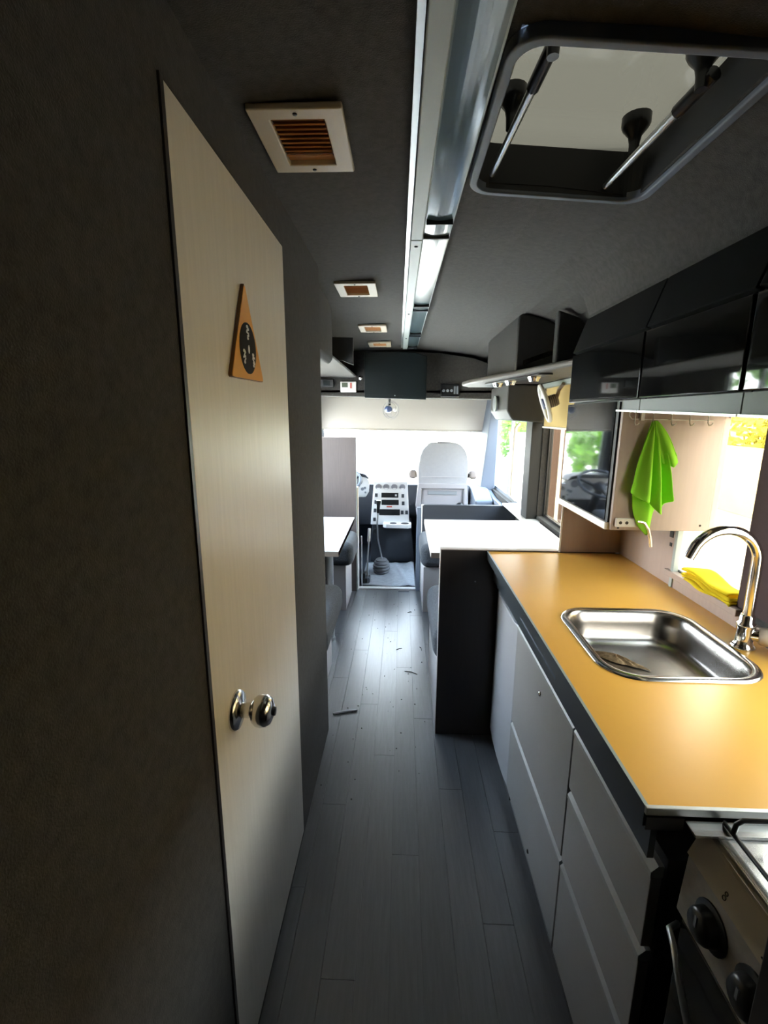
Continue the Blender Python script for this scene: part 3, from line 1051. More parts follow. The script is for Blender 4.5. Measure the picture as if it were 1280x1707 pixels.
MB().tube([(0.462, 0.320, 0.858), (0.462, 0.560, 0.858), (0.466, 0.566, 0.855)], 0.0032, 8).build('pan_support_rail', 'black_satin', ck, smooth=True)
for y in (0.545, 0.462):
    MB().tube([(0.462, y, 0.858), (0.464, y, 0.874), (0.472, y, 0.880), (0.69, y, 0.880), (0.84, y, 0.880), (0.860, y, 0.85), (0.860, y, 0.848)], 0.0034, 8).build('pan_support', 'black_satin', ck, smooth=True)
BX(0.425, 0.452, 0.318, 0.566, 0.09, 0.690).build('oven_door', 'black_gloss', ck, bevel=0.006)
MB().tube([(0.424, 0.566, 0.672), (0.398, 0.545, 0.690), (0.386, 0.515, 0.700), (0.382, 0.49, 0.675), (0.382, 0.462, 0.640), (0.384, 0.43, 0.59), (0.39, 0.40, 0.54), (0.424, 0.39, 0.50)], 0.0045, 8).build('oven_handle', 'alu', ck, smooth=True)
BX(0.412, 0.885, 0.545, 0.569, 0.8485, 0.8535).build('back_strip', 'cooker_top', ck, bevel=0.001)
o = BX(0.300, 0.905, 0.285, 0.305, 0.0, 1.90).build('tall_side_panel', 'brown_dark', bevel=0.002)
tag(o, 'dark tall end panel edge in the lower right corner beside the cooker', 'panel')

# dark end panel of the kitchen run
t = thing('end_panel', 'dark brown upright end panel between worktop and dinette', 'panel', (0.28, 1.86, 0.0))
BX(0.168, 0.88, 1.846, 1.872, 0.0, 0.872).build('board', 'brown_dark', t)
BX(0.1655, 0.168, 1.845, 1.873, 0.0, 0.872).build('side_edge', 'table_edge', t)
BX(0.1655, 0.650, 1.845, 1.873, 0.872, 0.8755).build('top_edge', 'table_edge', t)
mb = MB().lathe([(0.0, -0.002), (0.003, -0.001), (0.003, 0.001)], (0.315, 1.846, 0.735), (0, 1, 0), 8)
mb.build('screw', 'alu', t)

# ================================================================== DINETTE
def table(x0, x1, y0, y1, z, legx, legy, label):
    t = thing('dinette_table', label, 'table', ((x0 + x1) / 2, (y0 + y1) / 2, 0))
    BX(x0 + 0.002, x1, y0 + 0.002, y1, z - 0.028, z).build('tabletop', 'table_white', t)
    b = MB().prism(rect(x0, x1, y0, y1), 'z', z - 0.027, z - 0.0015, [rect(x0 + 0.0019, x1 - 0.0019, y0 + 0.0019, y1 - 0.0019)])
    b.build('edge_band', 'table_edge', t)
    MB().tube([(legx, legy, 0.02), (legx, legy, z - 0.028)], 0.025, 14).build('leg', 'alu', t, smooth=True)
    MB().lathe([(0.030, 0.0), (0.030, 0.012), (0.027, 0.02), (0.0, 0.02)], (legx, legy, 0), n=24).build('foot', 'alu', t, smooth=True)


table(0.150, 0.884, 2.20, 2.95, 0.75, 0.62, 2.70, 'white dinette table on the right, behind the dark end panel')
table(-0.930, -0.312, 2.195, 2.98, 0.75, -0.445, 2.72, 'pinkish white dinette table on the left, beyond the washroom wall')


def bench(x0, x1, y0, y1, xc0, xc1, label, group='dinette benches with dark tweed cushions', front=1, z=0.345, zc=0.525):
    t = thing('dinette_bench', label, 'bench', ((x0 + x1) / 2, (y0 + y1) / 2, 0), group)
    BX(x0, x1, y0, y1, 0.0, z).build('base', 'bench_white', t, bevel=0.003)
    yo = 0.03 if front > 0 else -0.03
    ya, yb = (y0, y1 + 0.04) if front > 0 else (y0 - 0.04, y1)
    BX(xc0, xc1, ya, yb, z + 0.001, zc).build('cushion', 'tweed', t, bevel=0.055, segs=5)
    return t


bench(0.165, 0.880, 3.17, 3.575, 0.142, 0.885, 'right bench against the cab, seat of dark tweed on pale base', front=-1)
b = bench(0.168, 0.880, 1.876, 2.44, 0.150, 0.885, 'right bench tucked behind the dark end panel, tweed seat', front=1, z=0.33, zc=0.49)
BX(0.20, 0.88, 1.876, 1.97, 0.50, 0.70).build('back_cushion', 'tweed', b, bevel=0.04, segs=4)
b = bench(-0.930, -0.398, 3.17, 3.545, -0.930, -0.340, 'left bench against the brown partition, seat of dark tweed', front=-1)
b = bench(-0.930, -0.392, 1.860, 2.42, -0.930, -0.325, 'left bench just beyond the washroom wall, tweed seat', front=1, z=0.33, zc=0.49)
BX(-0.90, -0.37, 1.860, 1.95, 0.50, 0.70).build('back_cushion', 'tweed', b, bevel=0.04, segs=4)

t = thing('low_partition', 'low dark blue seat back panel behind the right dinette table', 'panel', (0.55, 3.6, 0))
MB().prism([(0.168, 0.0), (0.902, 0.0), (0.902, 0.70), (0.885, 0.725), (0.178, 0.725), (0.168, 0.715)], 'y', 3.58, 3.615).build('board', 'dash_dark', t, bevel=0.004)
BX(0.160, 0.1675, 3.578, 3.617, 0.0, 0.722).build('edge_strip', 'white_paint', t)
t = thing('tall_partition', 'tall brown partition board behind the left dinette bench', 'panel', (-0.64, 3.56, 0))
BX(-0.932, -0.357, 3.55, 3.575, 0.0, 1.250).build('board', 'brown_partition', t, bevel=0.002)
BX(-0.357, -0.3545, 3.55, 3.575, 0.0, 1.252).build('edge_strip', 'alu_paint', t)
BX(-0.932, -0.357, 3.55, 3.575, 1.250, 1.2535).build('top_strip', 'table_edge', t)
o = BX(-0.40, -0.345, 3.578, 3.635, 0.0, 0.86).build('trim_7', 'white_paint', bevel=0.004)
struct(o, 'white post edge at the left of the cab entrance')
o = BX(0.125, 0.158, 3.578, 3.635, 0.0, 0.70).build('trim_8', 'pillar_grey', bevel=0.004)
struct(o, 'grey post edge at the right of the cab entrance')

# grit and a white stick on the floor
o = MB().tube([(-0.318, 1.962, 0.004), (-0.26, 1.982, 0.004), (-0.203, 1.994, 0.004)], [0.005, 0.006, 0.004], 6).build('floor_stick', 'litter_white')
tag(o, 'thin white stick lying on the floor by the washroom wall end', 'stick')
GR = [((0.055, 3.15), (0.085, 3.16), 'short dark stalk on the floor nearest the cab step'),
      ((0.015, 2.62), (-0.02, 2.60), 'curled pale stalk on the floor in the middle of the bright patch'),
      ((0.03, 2.36), (0.10, 2.33), 'longest dark stalk on the floor, right of the aisle centre'),
      ((0.125, 2.64), (0.135, 2.60), 'small hooked stalk on the floor by the right bench')]
for (p, q, lab) in GR:
    m_ = ((p[0] + q[0]) / 2 + 0.004, (p[1] + q[1]) / 2 + 0.008)
    o = MB().tube([(p[0], p[1], 0.0018), (m_[0], m_[1], 0.0022), (q[0], q[1], 0.0018)], 0.0017, 5).build('stalk', 'screw_dark')
    tag(o, lab, 'stalk', 'dry stalks on the floor')
mb = MB()
for k in range(60):
    x = rng.uniform(-0.31, 0.14)
    y = rng.uniform(1.4, 3.5)
    r = rng.uniform(0.0012, 0.0035)
    mb.lathe([(r, 0.0), (r * 0.8, r * 0.7), (0.0, r)], (x, y, 0.0), n=6)
o = mb.build('floor_grit', 'screw_dark')
tag(o, 'specks of dark grit scattered over the aisle floor', 'grit', kind='stuff')

# ================================================================== DRIVING CAB
cm = MB()


def matf(u, v):
    x = -0.335 + 0.46 * u
    y = 3.665 + 0.62 * v
    z = 0.006 + 0.022 * math.exp(-((u - 0.62 - 0.25 * (1 - v)) / 0.05) ** 2) * (0.3 + v * (1.2 - v)) + 0.018 * math.exp(-((u - 0.85 - 0.1 * v) / 0.05) ** 2) * v + 0.004 * math.sin(9 * u + 5 * v)
    return (x, y, z)


o = cm.grid(matf, 40, 24).build('cab_mat', 'mat_grey', smooth=True, solid=0.006, fix=False)
tag(o, 'rumpled grey mat on the cab floor in front of the console', 'mat')

dash = thing('dashboard', 'dashboard with pale centre console, dark radio slots and cup holder tray', 'dashboard', (-0.1, 4.6, 0.0))
MB().prism([(4.62, 0.30), (4.98, 0.30), (4.98, 0.70), (4.80, 0.735), (4.60, 0.735), (4.57, 0.68), (4.57, 0.45)], 'x', -0.92, 0.68).build('body', 'dash_dark', dash, bevel=0.02)
# centre console
def cf(x, t, d=0.0):
    """console face: t runs 0 at the top to 1 at the foot of the face"""
    return (x, 4.325 - 0.075 * t - d, 0.800 - 0.405 * t)


def cbox(x0, x1, t0, t1, d0, d1):
    return MB().hexa([cf(x0, t1, d1), cf(x1, t1, d1), cf(x1, t1, d0), cf(x0, t1, d0)],
                     [cf(x0, t0, d1), cf(x1, t0, d1), cf(x1, t0, d0), cf(x0, t0, d0)])


con = MB().hexa([(-0.292, 4.250, 0.395), (0.078, 4.250, 0.395), (0.078, 4.60, 0.395), (-0.292, 4.60, 0.395)],
                [(-0.265, 4.325, 0.800), (0.055, 4.325, 0.800), (0.055, 4.60, 0.800), (-0.265, 4.60, 0.800)]).build('console', 'dash_light', dash, bevel=0.008)
for x in (-0.222, -0.147, -0.070, 0.006):
    c = cf(x, 0.115)
    MB().lathe([(0.029, 0.0), (0.029, 0.006), (0.024, 0.009), (0.022, 0.004), (0.0, 0.004)], c, (0, -1, -0.18), 20).build('air_nozzle', 'seat_plastic', con, smooth=True)
for (a, b_, t0, t1, mname) in ((-0.192, -0.030, 0.255, 0.365, 'radio'), (-0.190, -0.026, 0.415, 0.535, 'storage_slot'), (-0.212, -0.014, 0.635, 0.775, 'heater_panel')):
    cbox(a, b_, t0, t1, -0.004, 0.003).build(mname, 'black_satin', con, bevel=0.003)
cbox(-0.062, -0.045, 0.29, 0.33, 0.0025, 0.006).build('display', 'dash_light', con)
cbox(-0.14, -0.09, 0.562, 0.585, -0.002, 0.004).build('red_button', 'led_red', con)
for (x, t0) in ((-0.240, 0.27), (-0.244, 0.43), (-0.250, 0.62), (-0.255, 0.83), (0.012, 0.28), (0.016, 0.45), (0.008, 0.66), (0.050, 0.66)):
    cbox(x - 0.013, x + 0.013, t0, t0 + 0.085, -0.002, 0.004).build('switch', 'dash_dark', con, bevel=0.002)
tray = MB().prism([(-0.17, 4.27), (-0.17, 4.19), (-0.14, 4.16), (0.06, 4.15), (0.095, 4.18), (0.095, 4.27)], 'z', 0.385, 0.425).build('tray', 'dash_light', dash, bevel=0.006)
for (x, r) in ((-0.075, 0.033), (0.035, 0.037)):
    MB().lathe([(r, 0.0), (r, 0.002), (r * 0.9, 0.0025), (0.0, 0.0022)], (x, 4.20, 0.424), n=20).build('cup_hole', 'black_matt', tray, smooth=True)
MB().hexa([(-0.30, 4.34, 0.0), (0.135, 4.34, 0.0), (0.135, 4.60, 0.0), (-0.30, 4.60, 0.0)],
          [(-0.28, 4.285, 0.395), (0.10, 4.285, 0.395), (0.10, 4.60, 0.395), (-0.28, 4.60, 0.395)]).build('console_foot', 'dash_dark', dash, bevel=0.01)
MB().lathe([(0.036, 0.0), (0.036, 0.012), (0.026, 0.014), (0.024, 0.006), (0.0, 0.006)], (-0.245, 4.30, 0.315), (0, -1, 0), 20).build('speaker', 'rubber', dash, smooth=True)
# instrument cluster at the driver's place
cl = MB().prism([(-0.85, 0.60), (-0.36, 0.60), (-0.325, 0.66), (-0.325, 0.76), (-0.355, 0.82), (-0.42, 0.845), (-0.80, 0.845), (-0.86, 0.80)], 'y', 4.56, 4.64).build('instrument_cluster', 'dash_light', dash, bevel=0.02)
MB().prism([(-0.87, 0.835), (-0.43, 0.835), (-0.35, 0.815), (-0.325, 0.80), (-0.325, 0.815), (-0.36, 0.85), (-0.44, 0.868), (-0.87, 0.868)], 'y', 4.47, 4.66).build('cluster_hood', 'dash_dark', dash, bevel=0.006)
for (x, z, r) in ((-0.43, 0.765, 0.036), (-0.395, 0.69, 0.016), (-0.37, 0.70, 0.013), (-0.365, 0.655, 0.010), (-0.55, 0.74, 0.055), (-0.68, 0.74, 0.055)):
    MB().lathe([(r, 0.0), (r, 0.004), (r * 0.85, 0.006), (r * 0.8, 0.002), (0.0, 0.002)], (x, 4.56, z), (0, -1, 0), 20).build('gauge', 'dash_mid', cl, smooth=True)

# steering wheel
wc = Vector((-0.60, 4.36, 0.80))
wax = Vector((0, -0.50, 0.87)).normalized()
t = thing('steering_wheel', 'black steering wheel at the driver seat', 'steering wheel', (wc.x, 4.5, 0.6))
MB().ring(wc, wax, 0.205, 0.014, 40, 10).build('rim', 'pillar_grey', t, smooth=True)
MB().lathe([(0.06, -0.03), (0.065, -0.01), (0.05, 0.005), (0.0, 0.008)], wc - wax * 0.03, wax, 24).build('hub', 'dash_dark', t, smooth=True)
uu = Vector((1, 0, 0))
ww = wax.cross(uu).normalized()
for a in (20, 160, 270):
    d = math.cos(math.radians(a)) * uu + math.sin(math.radians(a)) * ww
    MB().tube([wc - wax * 0.04 + d * 0.04, wc + d * 0.20], [0.016, 0.011], 8).build('spoke', 'dash_dark', t, smooth=True)
MB().tube([wc - wax * 0.05, wc - wax * 0.40], [0.035, 0.045], 12).build('column', 'dash_dark', t, smooth=True)

# cab seats
def outline(cx, z0, z1, wb, wt):
    pts = []
    prof = [(0.0, 0.94), (0.10, 0.97), (0.35, 1.0), (0.55, 0.985), (0.72, 0.93), (0.84, 0.84), (0.92, 0.72), (0.97, 0.62), (1.0, 0.48)]
    L = [(cx - wb * w, z0 + (z1 - z0) * h) for h, w in prof]
    Rr_ = [(cx + wb * w, z0 + (z1 - z0) * h) for h, w in reversed(prof)]
    return L + Rr_


def cab_seat(cx, label, fab, y=4.06, arms=(-1, 1)):
    t = thing('cab_chair', label, 'seat', (cx, y + 0.2, 0.0))
    tiltb = lambda p: Vector((p.x, p.y - 0.10 * (p.z - 0.62) , p.z))
    MB().prism(outline(cx, 0.79, 1.185, 0.218, 0.1), 'y', y, y + 0.12).xform(tiltb).build('backrest', fab, t, bevel=0.035, segs=4)
    MB().prism([(cx - 0.19, 0.885), (cx + 0.19, 0.885), (cx + 0.185, 0.893), (cx - 0.185, 0.893)], 'y', y - 0.006, y + 0.03).xform(tiltb).build('seam', 'seat_plastic', t)
    MB().prism([(cx - 0.235, 0.60), (cx - 0.19, 0.60), (cx - 0.185, 0.78), (cx + 0.185, 0.78), (cx + 0.19, 0.60), (cx + 0.235, 0.60), (cx + 0.215, 0.83), (cx - 0.215, 0.83)], 'y', y - 0.012, y + 0.11).xform(tiltb).build('back_frame', 'seat_plastic', t, bevel=0.012)
    MB().box(cx - 0.19, cx + 0.19, y + 0.02, y + 0.11, 0.58, 0.785).xform(tiltb).build('lower_back', 'seat_plastic', t, bevel=0.01)
    MB().box(cx - 0.13, cx + 0.13, y + 0.008, y + 0.022, 0.725, 0.76).xform(tiltb).build('slot_bar', 'dash_mid', t, bevel=0.004)
    BX(cx - 0.06, cx + 0.06, y + 0.0, y + 0.07, 1.186, 1.196).xform(lambda p: Vector((p.x, p.y - 0.056, p.z))).build('top_grip', 'seat_plastic', t, bevel=0.003)
    BX(cx - 0.22, cx + 0.22, y + 0.10, y + 0.48, 0.46, 0.60).build('seat_cushion', fab, t, bevel=0.05, segs=4)
    BX(cx - 0.17, cx + 0.17, y + 0.12, y + 0.46, -0.004, 0.46).build('pedestal', 'dash_dark', t, bevel=0.02)
    for s in arms:
        BX(cx + s * 0.265 - 0.035, cx + s * 0.265 + 0.035, y - 0.03, y + 0.36, 0.87, 0.945).xform(lambda p: Vector((p.x, p.y, p.z - 0.05 * (p.y - y)))).build('armrest', 'arm_grey', t, bevel=0.025, segs=3)
        MB().tube([(cx + s * 0.225, y + 0.06, 0.89), (cx + s * 0.262, y + 0.06, 0.89)], 0.018, 10).build('armrest_pivot', 'black_satin', t, smooth=True)
    MB().lathe([(0.035, 0.0), (0.037, 0.02), (0.03, 0.028), (0.0, 0.03)], (cx + 0.155, y - 0.012, 0.625), (0, -1, 0), 18).build('recliner_knob', 'black_satin', t, smooth=True)
    return t


cab_seat(0.363, 'pale grey passenger seat seen from behind, with armrests', 'seat_grey')
cab_seat(-0.655, 'blue grey driver seat behind the brown partition, seen only in the black mirror panel', 'driver_fabric', y=3.68, arms=())

# door card / side lining right of the passenger seat
t = thing('side_lining', 'curved grey side lining below the right cab window', 'panel', (0.85, 4.3, 0))
MB().prism([(3.63, 0.0), (4.9, 0.0), (4.9, 0.68), (4.7, 0.70), (4.3, 0.66), (3.63, 0.655)], 'x', 0.86, 0.90).build('panel', 'pillar_grey', t, bevel=0.008)
MB().prism([(4.25, 0.40), (4.95, 0.40), (4.95, 0.70), (4.8, 0.725), (4.5, 0.71), (4.25, 0.64)], 'x', 0.69, 0.86).build('pocket', 'pillar_grey', t, bevel=0.02)

# gear lever
gl = thing('gear_lever', 'long bent gear lever rising from a ribbed grey rubber gaiter', 'gear lever', (-0.176, 4.0, 0.0))
prof = [(0.070, 0.0), (0.074, 0.012), (0.066, 0.02), (0.078, 0.03), (0.078, 0.042), (0.068, 0.050), (0.078, 0.058), (0.077, 0.070), (0.064, 0.078), (0.070, 0.086), (0.066, 0.10), (0.052, 0.106), (0.054, 0.116), (0.042, 0.126), (0.0, 0.130)]
MB().lathe(prof, (-0.176, 4.0, 0.015), n=28).build('gaiter', 'gaiter_grey', gl, smooth=True)
MB().tube([(-0.170, 3.99, 0.14), (-0.185, 3.98, 0.22), (-0.208, 3.96, 0.34), (-0.212, 3.95, 0.48), (-0.205, 3.95, 0.60)], 0.0075, 10).build('shaft', 'alu', gl, smooth=True)
MB().lathe([(0.010, 0.0), (0.013, 0.02), (0.016, 0.07), (0.022, 0.095), (0.020, 0.112), (0.0, 0.118)], (-0.205, 3.95, 0.575), (0.05, 0, 1), 18).build('knob', 'black_satin', gl, smooth=True)

# hand brake
hb = thing('hand_brake', 'hand brake with black base and thin bright lever by the left post', 'brake lever', (-0.305, 3.74, 0.0))
BX(-0.345, -0.262, 3.70, 3.80, 0.014, 0.055).build('base', 'black_satin', hb, bevel=0.008)
BX(-0.335, -0.30, 3.70, 3.76, 0.055, 0.10).build('bracket', 'black_satin', hb, bevel=0.006)
BX(-0.283, -0.265, 3.69, 3.735, 0.02, 0.065).build('switch', 'dash_mid', hb, bevel=0.003)
MB().tube([(-0.285, 3.77, 0.05), (-0.284, 3.775, 0.22), (-0.276, 3.79, 0.36)], 0.008, 10).build('lever', 'alu', hb, smooth=True)
MB().tube([(-0.276, 3.79, 0.36), (-0.271, 3.80, 0.47)], [0.013, 0.012], 10).build('grip', 'dash_light', hb, smooth=True)
t = thing('grab_pole', 'thin bright upright rod beside the left cab post', 'rod', (-0.335, 3.66, 0))
MB().tube([(-0.325, 3.66, 0.0), (-0.325, 3.66, 0.44)], 0.006, 8).build('rod', 'alu', t, smooth=True)

# windscreen roller blind
t = thing('windscreen_blind', 'cream roller blind pulled partway down the windscreen', 'blind', (0.0, 4.93, 1.28))
mb = MB().grid(lambda u, v: (-0.885 + 1.775 * u, 4.915 + 0.012 * math.sin(3.1 * u), 1.63 - 0.355 * v - 0.020 * u * v), 24, 6)
mb.build('fabric', 'blind_cream', t, smooth=True, fix=False)
MB().tube([(-0.885, 4.915, 1.276), (0.0, 4.925, 1.264), (0.89, 4.915, 1.255)], 0.009, 8).build('bottom_bar', 'blind_cream', t, smooth=True)

# header equipment
tv = thing('television', 'flat black screen hanging under the ceiling above the windscreen', 'television', (-0.06, 3.97, 1.56))
MB().prism([(-0.318, 1.560), (0.193, 1.545), (0.194, 1.890), (0.10, 1.918), (-0.10, 1.928), (-0.317, 1.924)], 'y', 3.92, 3.98).build('housing', 'screen_black', tv, bevel=0.006)
MB().prism([(-0.300, 1.585), (0.178, 1.572), (0.178, 1.875), (-0.300, 1.895)], 'y', 3.917, 3.921).build('screen', 'screen_black', tv)
MB().lathe([(0.0, -0.003), (0.004, -0.002), (0.004, 0.0)], (-0.066, 3.919, 1.578), (0, 1, 0), 10).build('logo_dot', 'alu', tv, smooth=True)
BX(-0.16, 0.04, 3.98, 4.13, 1.66, 1.84).build('mount', 'black_satin', tv)
t = thing('thermostat', 'white wall thermostat with small display on the header left of the screen', 'thermostat', (-0.47, 4.11, 1.61))
BX(-0.542, -0.405, 4.095, 4.119, 1.612, 1.702).build('case', 'white_paint', t, bevel=0.006)
BX(-0.528, -0.478, 4.092, 4.097, 1.653, 1.692).build('display', 'lcd', t)
BX(-0.456, -0.444, 4.091, 4.097, 1.645, 1.692).build('slider', 'led_red', t)
t = thing('switch_plate', 'black switch plate on the header left of the thermostat', 'switch', (-0.66, 4.11, 1.64))
BX(-0.72, -0.60, 4.10, 4.119, 1.655, 1.722).build('plate', 'black_satin', t, bevel=0.006)
BX(-0.69, -0.63, 4.096, 4.101, 1.668, 1.71).build('button', 'screen_black', t, bevel=0.002)
t = thing('control_panel', 'black control panel with small knobs on the header right of the screen', 'control panel', (0.41, 4.11, 1.58))
BX(0.325, 0.485, 4.10, 4.119, 1.575, 1.685).build('plate', 'black_satin', t, bevel=0.006)
for k in range(3):
    MB().lathe([(0.0, -0.010), (0.010, -0.009), (0.012, 0.0)], (0.350 + 0.034 * k, 4.10, 1.628), (0, 1, 0), 14).build('knob', 'dash_mid', t, smooth=True)
for k in range(2):
    BX(0.437 + 0.022 * k, 0.453 + 0.022 * k, 4.096, 4.101, 1.60, 1.665).build('switch', 'dash_mid', t, bevel=0.002)
t = thing('spot_light', 'small bright round spot on the header at the left edge of the screen', 'light', (-0.35, 4.11, 1.72))
MB().lathe([(0.0, -0.016), (0.012, -0.013), (0.014, -0.004), (0.019, -0.002), (0.019, 0.0)], (-0.368, 4.119, 1.735), (0, 1, 0), 16).build('lens', 'chrome', t, smooth=True)

# clip fan hanging below the screen
fn_ = thing('hanging_fan', 'small clear caged fan hanging below the black screen', 'fan', (-0.1, 3.95, 1.555))
fc = Vector((-0.098, 3.94, 1.462))
MB().tube([(-0.112, 3.95, 1.553), (-0.112, 3.95, 1.525), (-0.110, 3.95, 1.50)], [0.012, 0.009, 0.012], 10).build('stem', 'black_satin', fn_, smooth=True)
MB().lathe([(0.0, -0.045), (0.020, -0.042), (0.028, -0.025), (0.03, 0.01), (0.022, 0.03), (0.0, 0.034)], fc + Vector((-0.022, 0.01, 0.005)), (0.35, -0.93, 0), 20).build('motor', 'fan_blue', fn_, smooth=True)
cage = MB()
fa = Vector((0.45, -0.89, 0.0))
for (rr, hh) in ((0.074, 0.0), (0.062, 0.022), (0.062, -0.022)):
    cage.ring(fc + fa * hh, fa, rr, 0.0022, 36, 6)
cage.build('cage', 'clear_plastic', fn_, smooth=True)
fu = fa.orthogonal().normalized()
fw = fa.cross(fu)
for k in range(3):
    a0 = 2 * math.pi * k / 3 + 0.4

    def blade(u, v, a0=a0):
        a = a0 + (u - 0.5) * 1.2
        r = 0.018 + 0.046 * v
        p = fc + fa * (0.010 * (u - 0.5)) + (math.cos(a) * fu + math.sin(a) * fw) * r
        return tuple(p)
    MB().grid(blade, 6, 4).build('blade', 'clear_plastic', fn_, smooth=True, fix=False)
MB().lathe([(0.0, -0.012), (0.014, -0.01), (0.017, 0.0), (0.012, 0.012), (0.0, 0.014)], fc + Vector((0.035, -0.02, 0.0)), (0.45, -0.89, 0), 16).build('hub_cap', 'fan_white', fn_, smooth=True)

# ================================================================== LEFT OVERHEAD RACK
t = thing('left_overhead_rack', 'carpeted overhead rack above the left dinette', 'rack', (-0.65, 3.0, 1.74))
MB().prism([(-0.93, 1.75), (-0.44, 1.735), (-0.405, 1.740), (-0.40, 1.752), (-0.44, 1.760), (-0.93, 1.775)], 'y', 2.35, 4.115).build('shelf', 'carpet', t, bevel=0.005)
MB().prism([(-0.93, 1.66), (-0.36, 1.66), (-0.342, 1.68), (-0.342, 1.90), (-0.36, 1.955), (-0.93, 1.93)], 'y', 1.856, 2.32).build('end_box', 'carpet', t, bevel=0.01)
t = thing('rack_box', 'black box standing on the left overhead rack', 'box', (-0.5, 3.2, 1.77))
MB().prism([(-0.80, 1.787), (-0.44, 1.772), (-0.396, 1.765), (-0.325, 1.738), (-0.325, 1.905), (-0.80, 1.915)], 'y', 3.10, 3.13).build('front', 'black_matt', t)
MB().prism([(-0.80, 1.787), (-0.46, 1.776), (-0.46, 1.90), (-0.80, 1.91)], 'y', 3.13, 3.40).build('body', 'black_satin', t)

# ================================================================== RIGHT OVERHEAD CONSOLE
cs = thing('right_overhead_console', 'dark moulded overhead console above the right dinette window', 'console', (0.75, 2.6, 1.6))
MB().prism([(0.902, 1.868), (0.690, 1.868), (0.655, 2.00), (0.56, 2.45), (0.42, 3.02), (0.40, 3.25), (0.46, 3.40), (0.902, 3.40)], 'z', 1.615, 1.645).build('lip', 'lip_plastic', cs, bevel=0.012, segs=3)
MB().prism([(0.578, 1.64), (0.578, 1.90), (0.592, 1.925), (0.62, 1.926), (0.70, 1.906), (0.80, 1.866), (0.895, 1.78), (0.902, 1.64)], 'y', 2.50, 3.32).build('box', 'duct_plastic', cs, bevel=0.012, segs=3)
MB().prism([(0.70, 1.66), (0.715, 1.643), (0.902, 1.643), (0.895, 1.775), (0.80, 1.858), (0.70, 1.892)], 'y', 2.25, 2.30).build('rear_box', 'black_matt', cs, bevel=0.015)
MB().prism(rrect(0.61, 0.78, 2.50, 2.515, 0.006), 'z', 1.700, 1.725).xform(lambda p: Vector((p.x, p.y, p.z + 0.35 * (p.x - 0.69)))).build('sticker', 'white_paint', cs)
MB().prism([(0.657, 1.45), (0.70, 1.39), (0.902, 1.375), (0.902, 1.615), (0.657, 1.615)], 'y', 3.00, 3.55).build('pillar_box', 'duct_plastic', cs, bevel=0.012)
plate = MB().prism(rrect(0.56, 0.635, 2.23, 2.95, 0.03), 'z', 1.606, 1.614).xform(lambda p: Vector((p.x - 0.18 * (p.y - 2.6), p.y, p.z))).build('lamp_plate', 'black_satin', cs, bevel=0.002)
for y in (2.82, 2.64, 2.36):
    MB().lathe([(0.0, -0.026), (0.022, -0.024), (0.026, -0.012), (0.032, -0.004), (0.032, 0.0)], (0.597 - 0.18 * (y - 2.6), y, 1.607), (0, 0, 1), 18).build('spot_lamp', 'chrome', plate, smooth=True)
t = thing('round_speaker', 'small grey round grille on the corner of the right overhead console', 'speaker', (0.65, 3.3, 1.5))
MB().lathe([(0.050, 0.0), (0.052, 0.012), (0.046, 0.022), (0.02, 0.026), (0.0, 0.026)], (0.655, 3.30, 1.50), (-1, 0, 0), 22).build('grille', 'dash_mid', t, smooth=True)
MB().ring((0.640, 3.30, 1.50), (-1, 0, 0), 0.048, 0.006, 24, 8).build('ring', 'alu_paint', t, smooth=True)

# dinette window blind
t = thing('dinette_blind', 'yellow beige roller blind half lowered on the dinette window', 'blind', (0.89, 2.5, 1.36))
MB().grid(lambda u, v: (0.893 - 0.002 * math.sin(5 * u), 1.87 + 1.125 * u, 1.60 - 0.248 * v), 20, 6).build('fabric', 'blind_yellow', t, smooth=True, fix=False)
BX(0.884, 0.900, 1.87, 2.995, 1.345, 1.357).build('bottom_bar', 'white_paint', t, bevel=0.003)
BX(0.862, 0.903, 1.868, 2.996, 1.585, 1.6135).build('cassette', 'alu_paint', t, bevel=0.006)

# fan in front of it
f2 = thing('window_fan', 'tilted white ring fan with brown ribbed motor in front of the window blind', 'fan', (0.80, 2.6, 1.5))
c = Vector((0.785, 2.64, 1.487))
ax2 = Vector((0.93, -0.16, 0.33)).normalized()
MB().ring(c, ax2, 0.098, 0.012, 36, 8).build('guard', 'fan_white', f2, smooth=True)
MB().lathe([(0.030, -0.012), (0.032, 0.0), (0.026, 0.014), (0.0, 0.016)], c, ax2, 20).build('hub', 'fan_blue', f2, smooth=True)
for k in range(4):
    u0 = ax2.orthogonal().normalized()
    v0 = ax2.cross(u0)

    def bl(u, v, k=k):
        a = math.pi / 2 * k + (u - 0.5) * 0.9
        return tuple(c + ax2 * (0.014 * (u - 0.5)) + (math.cos(a) * u0 + math.sin(a) * v0) * (0.028 + 0.060 * v))
    MB().grid(bl, 5, 3).build('blade', 'fan_white', f2, smooth=True, solid=0.002, fix=False)
mt = MB().lathe([(0.022, 0.012), (0.030, 0.016), (0.033, 0.03), (0.033, 0.055), (0.030, 0.07), (0.0, 0.072)], c, ax2 , 20).build('motor', 'fan_brown', f2, smooth=True)
for k in range(4):
    MB().ring(c + ax2 * (0.026 + 0.010 * k), ax2, 0.034, 0.002, 24, 6).build('rib', 'black_satin', mt, smooth=True)
MB().tube([c + ax2 * 0.06, c + ax2 * 0.065 + Vector((0, -0.02, 0.05)), Vector((0.852, 2.56, 1.588))], 0.010, 10).build('bracket', 'fan_brown', f2, smooth=True)

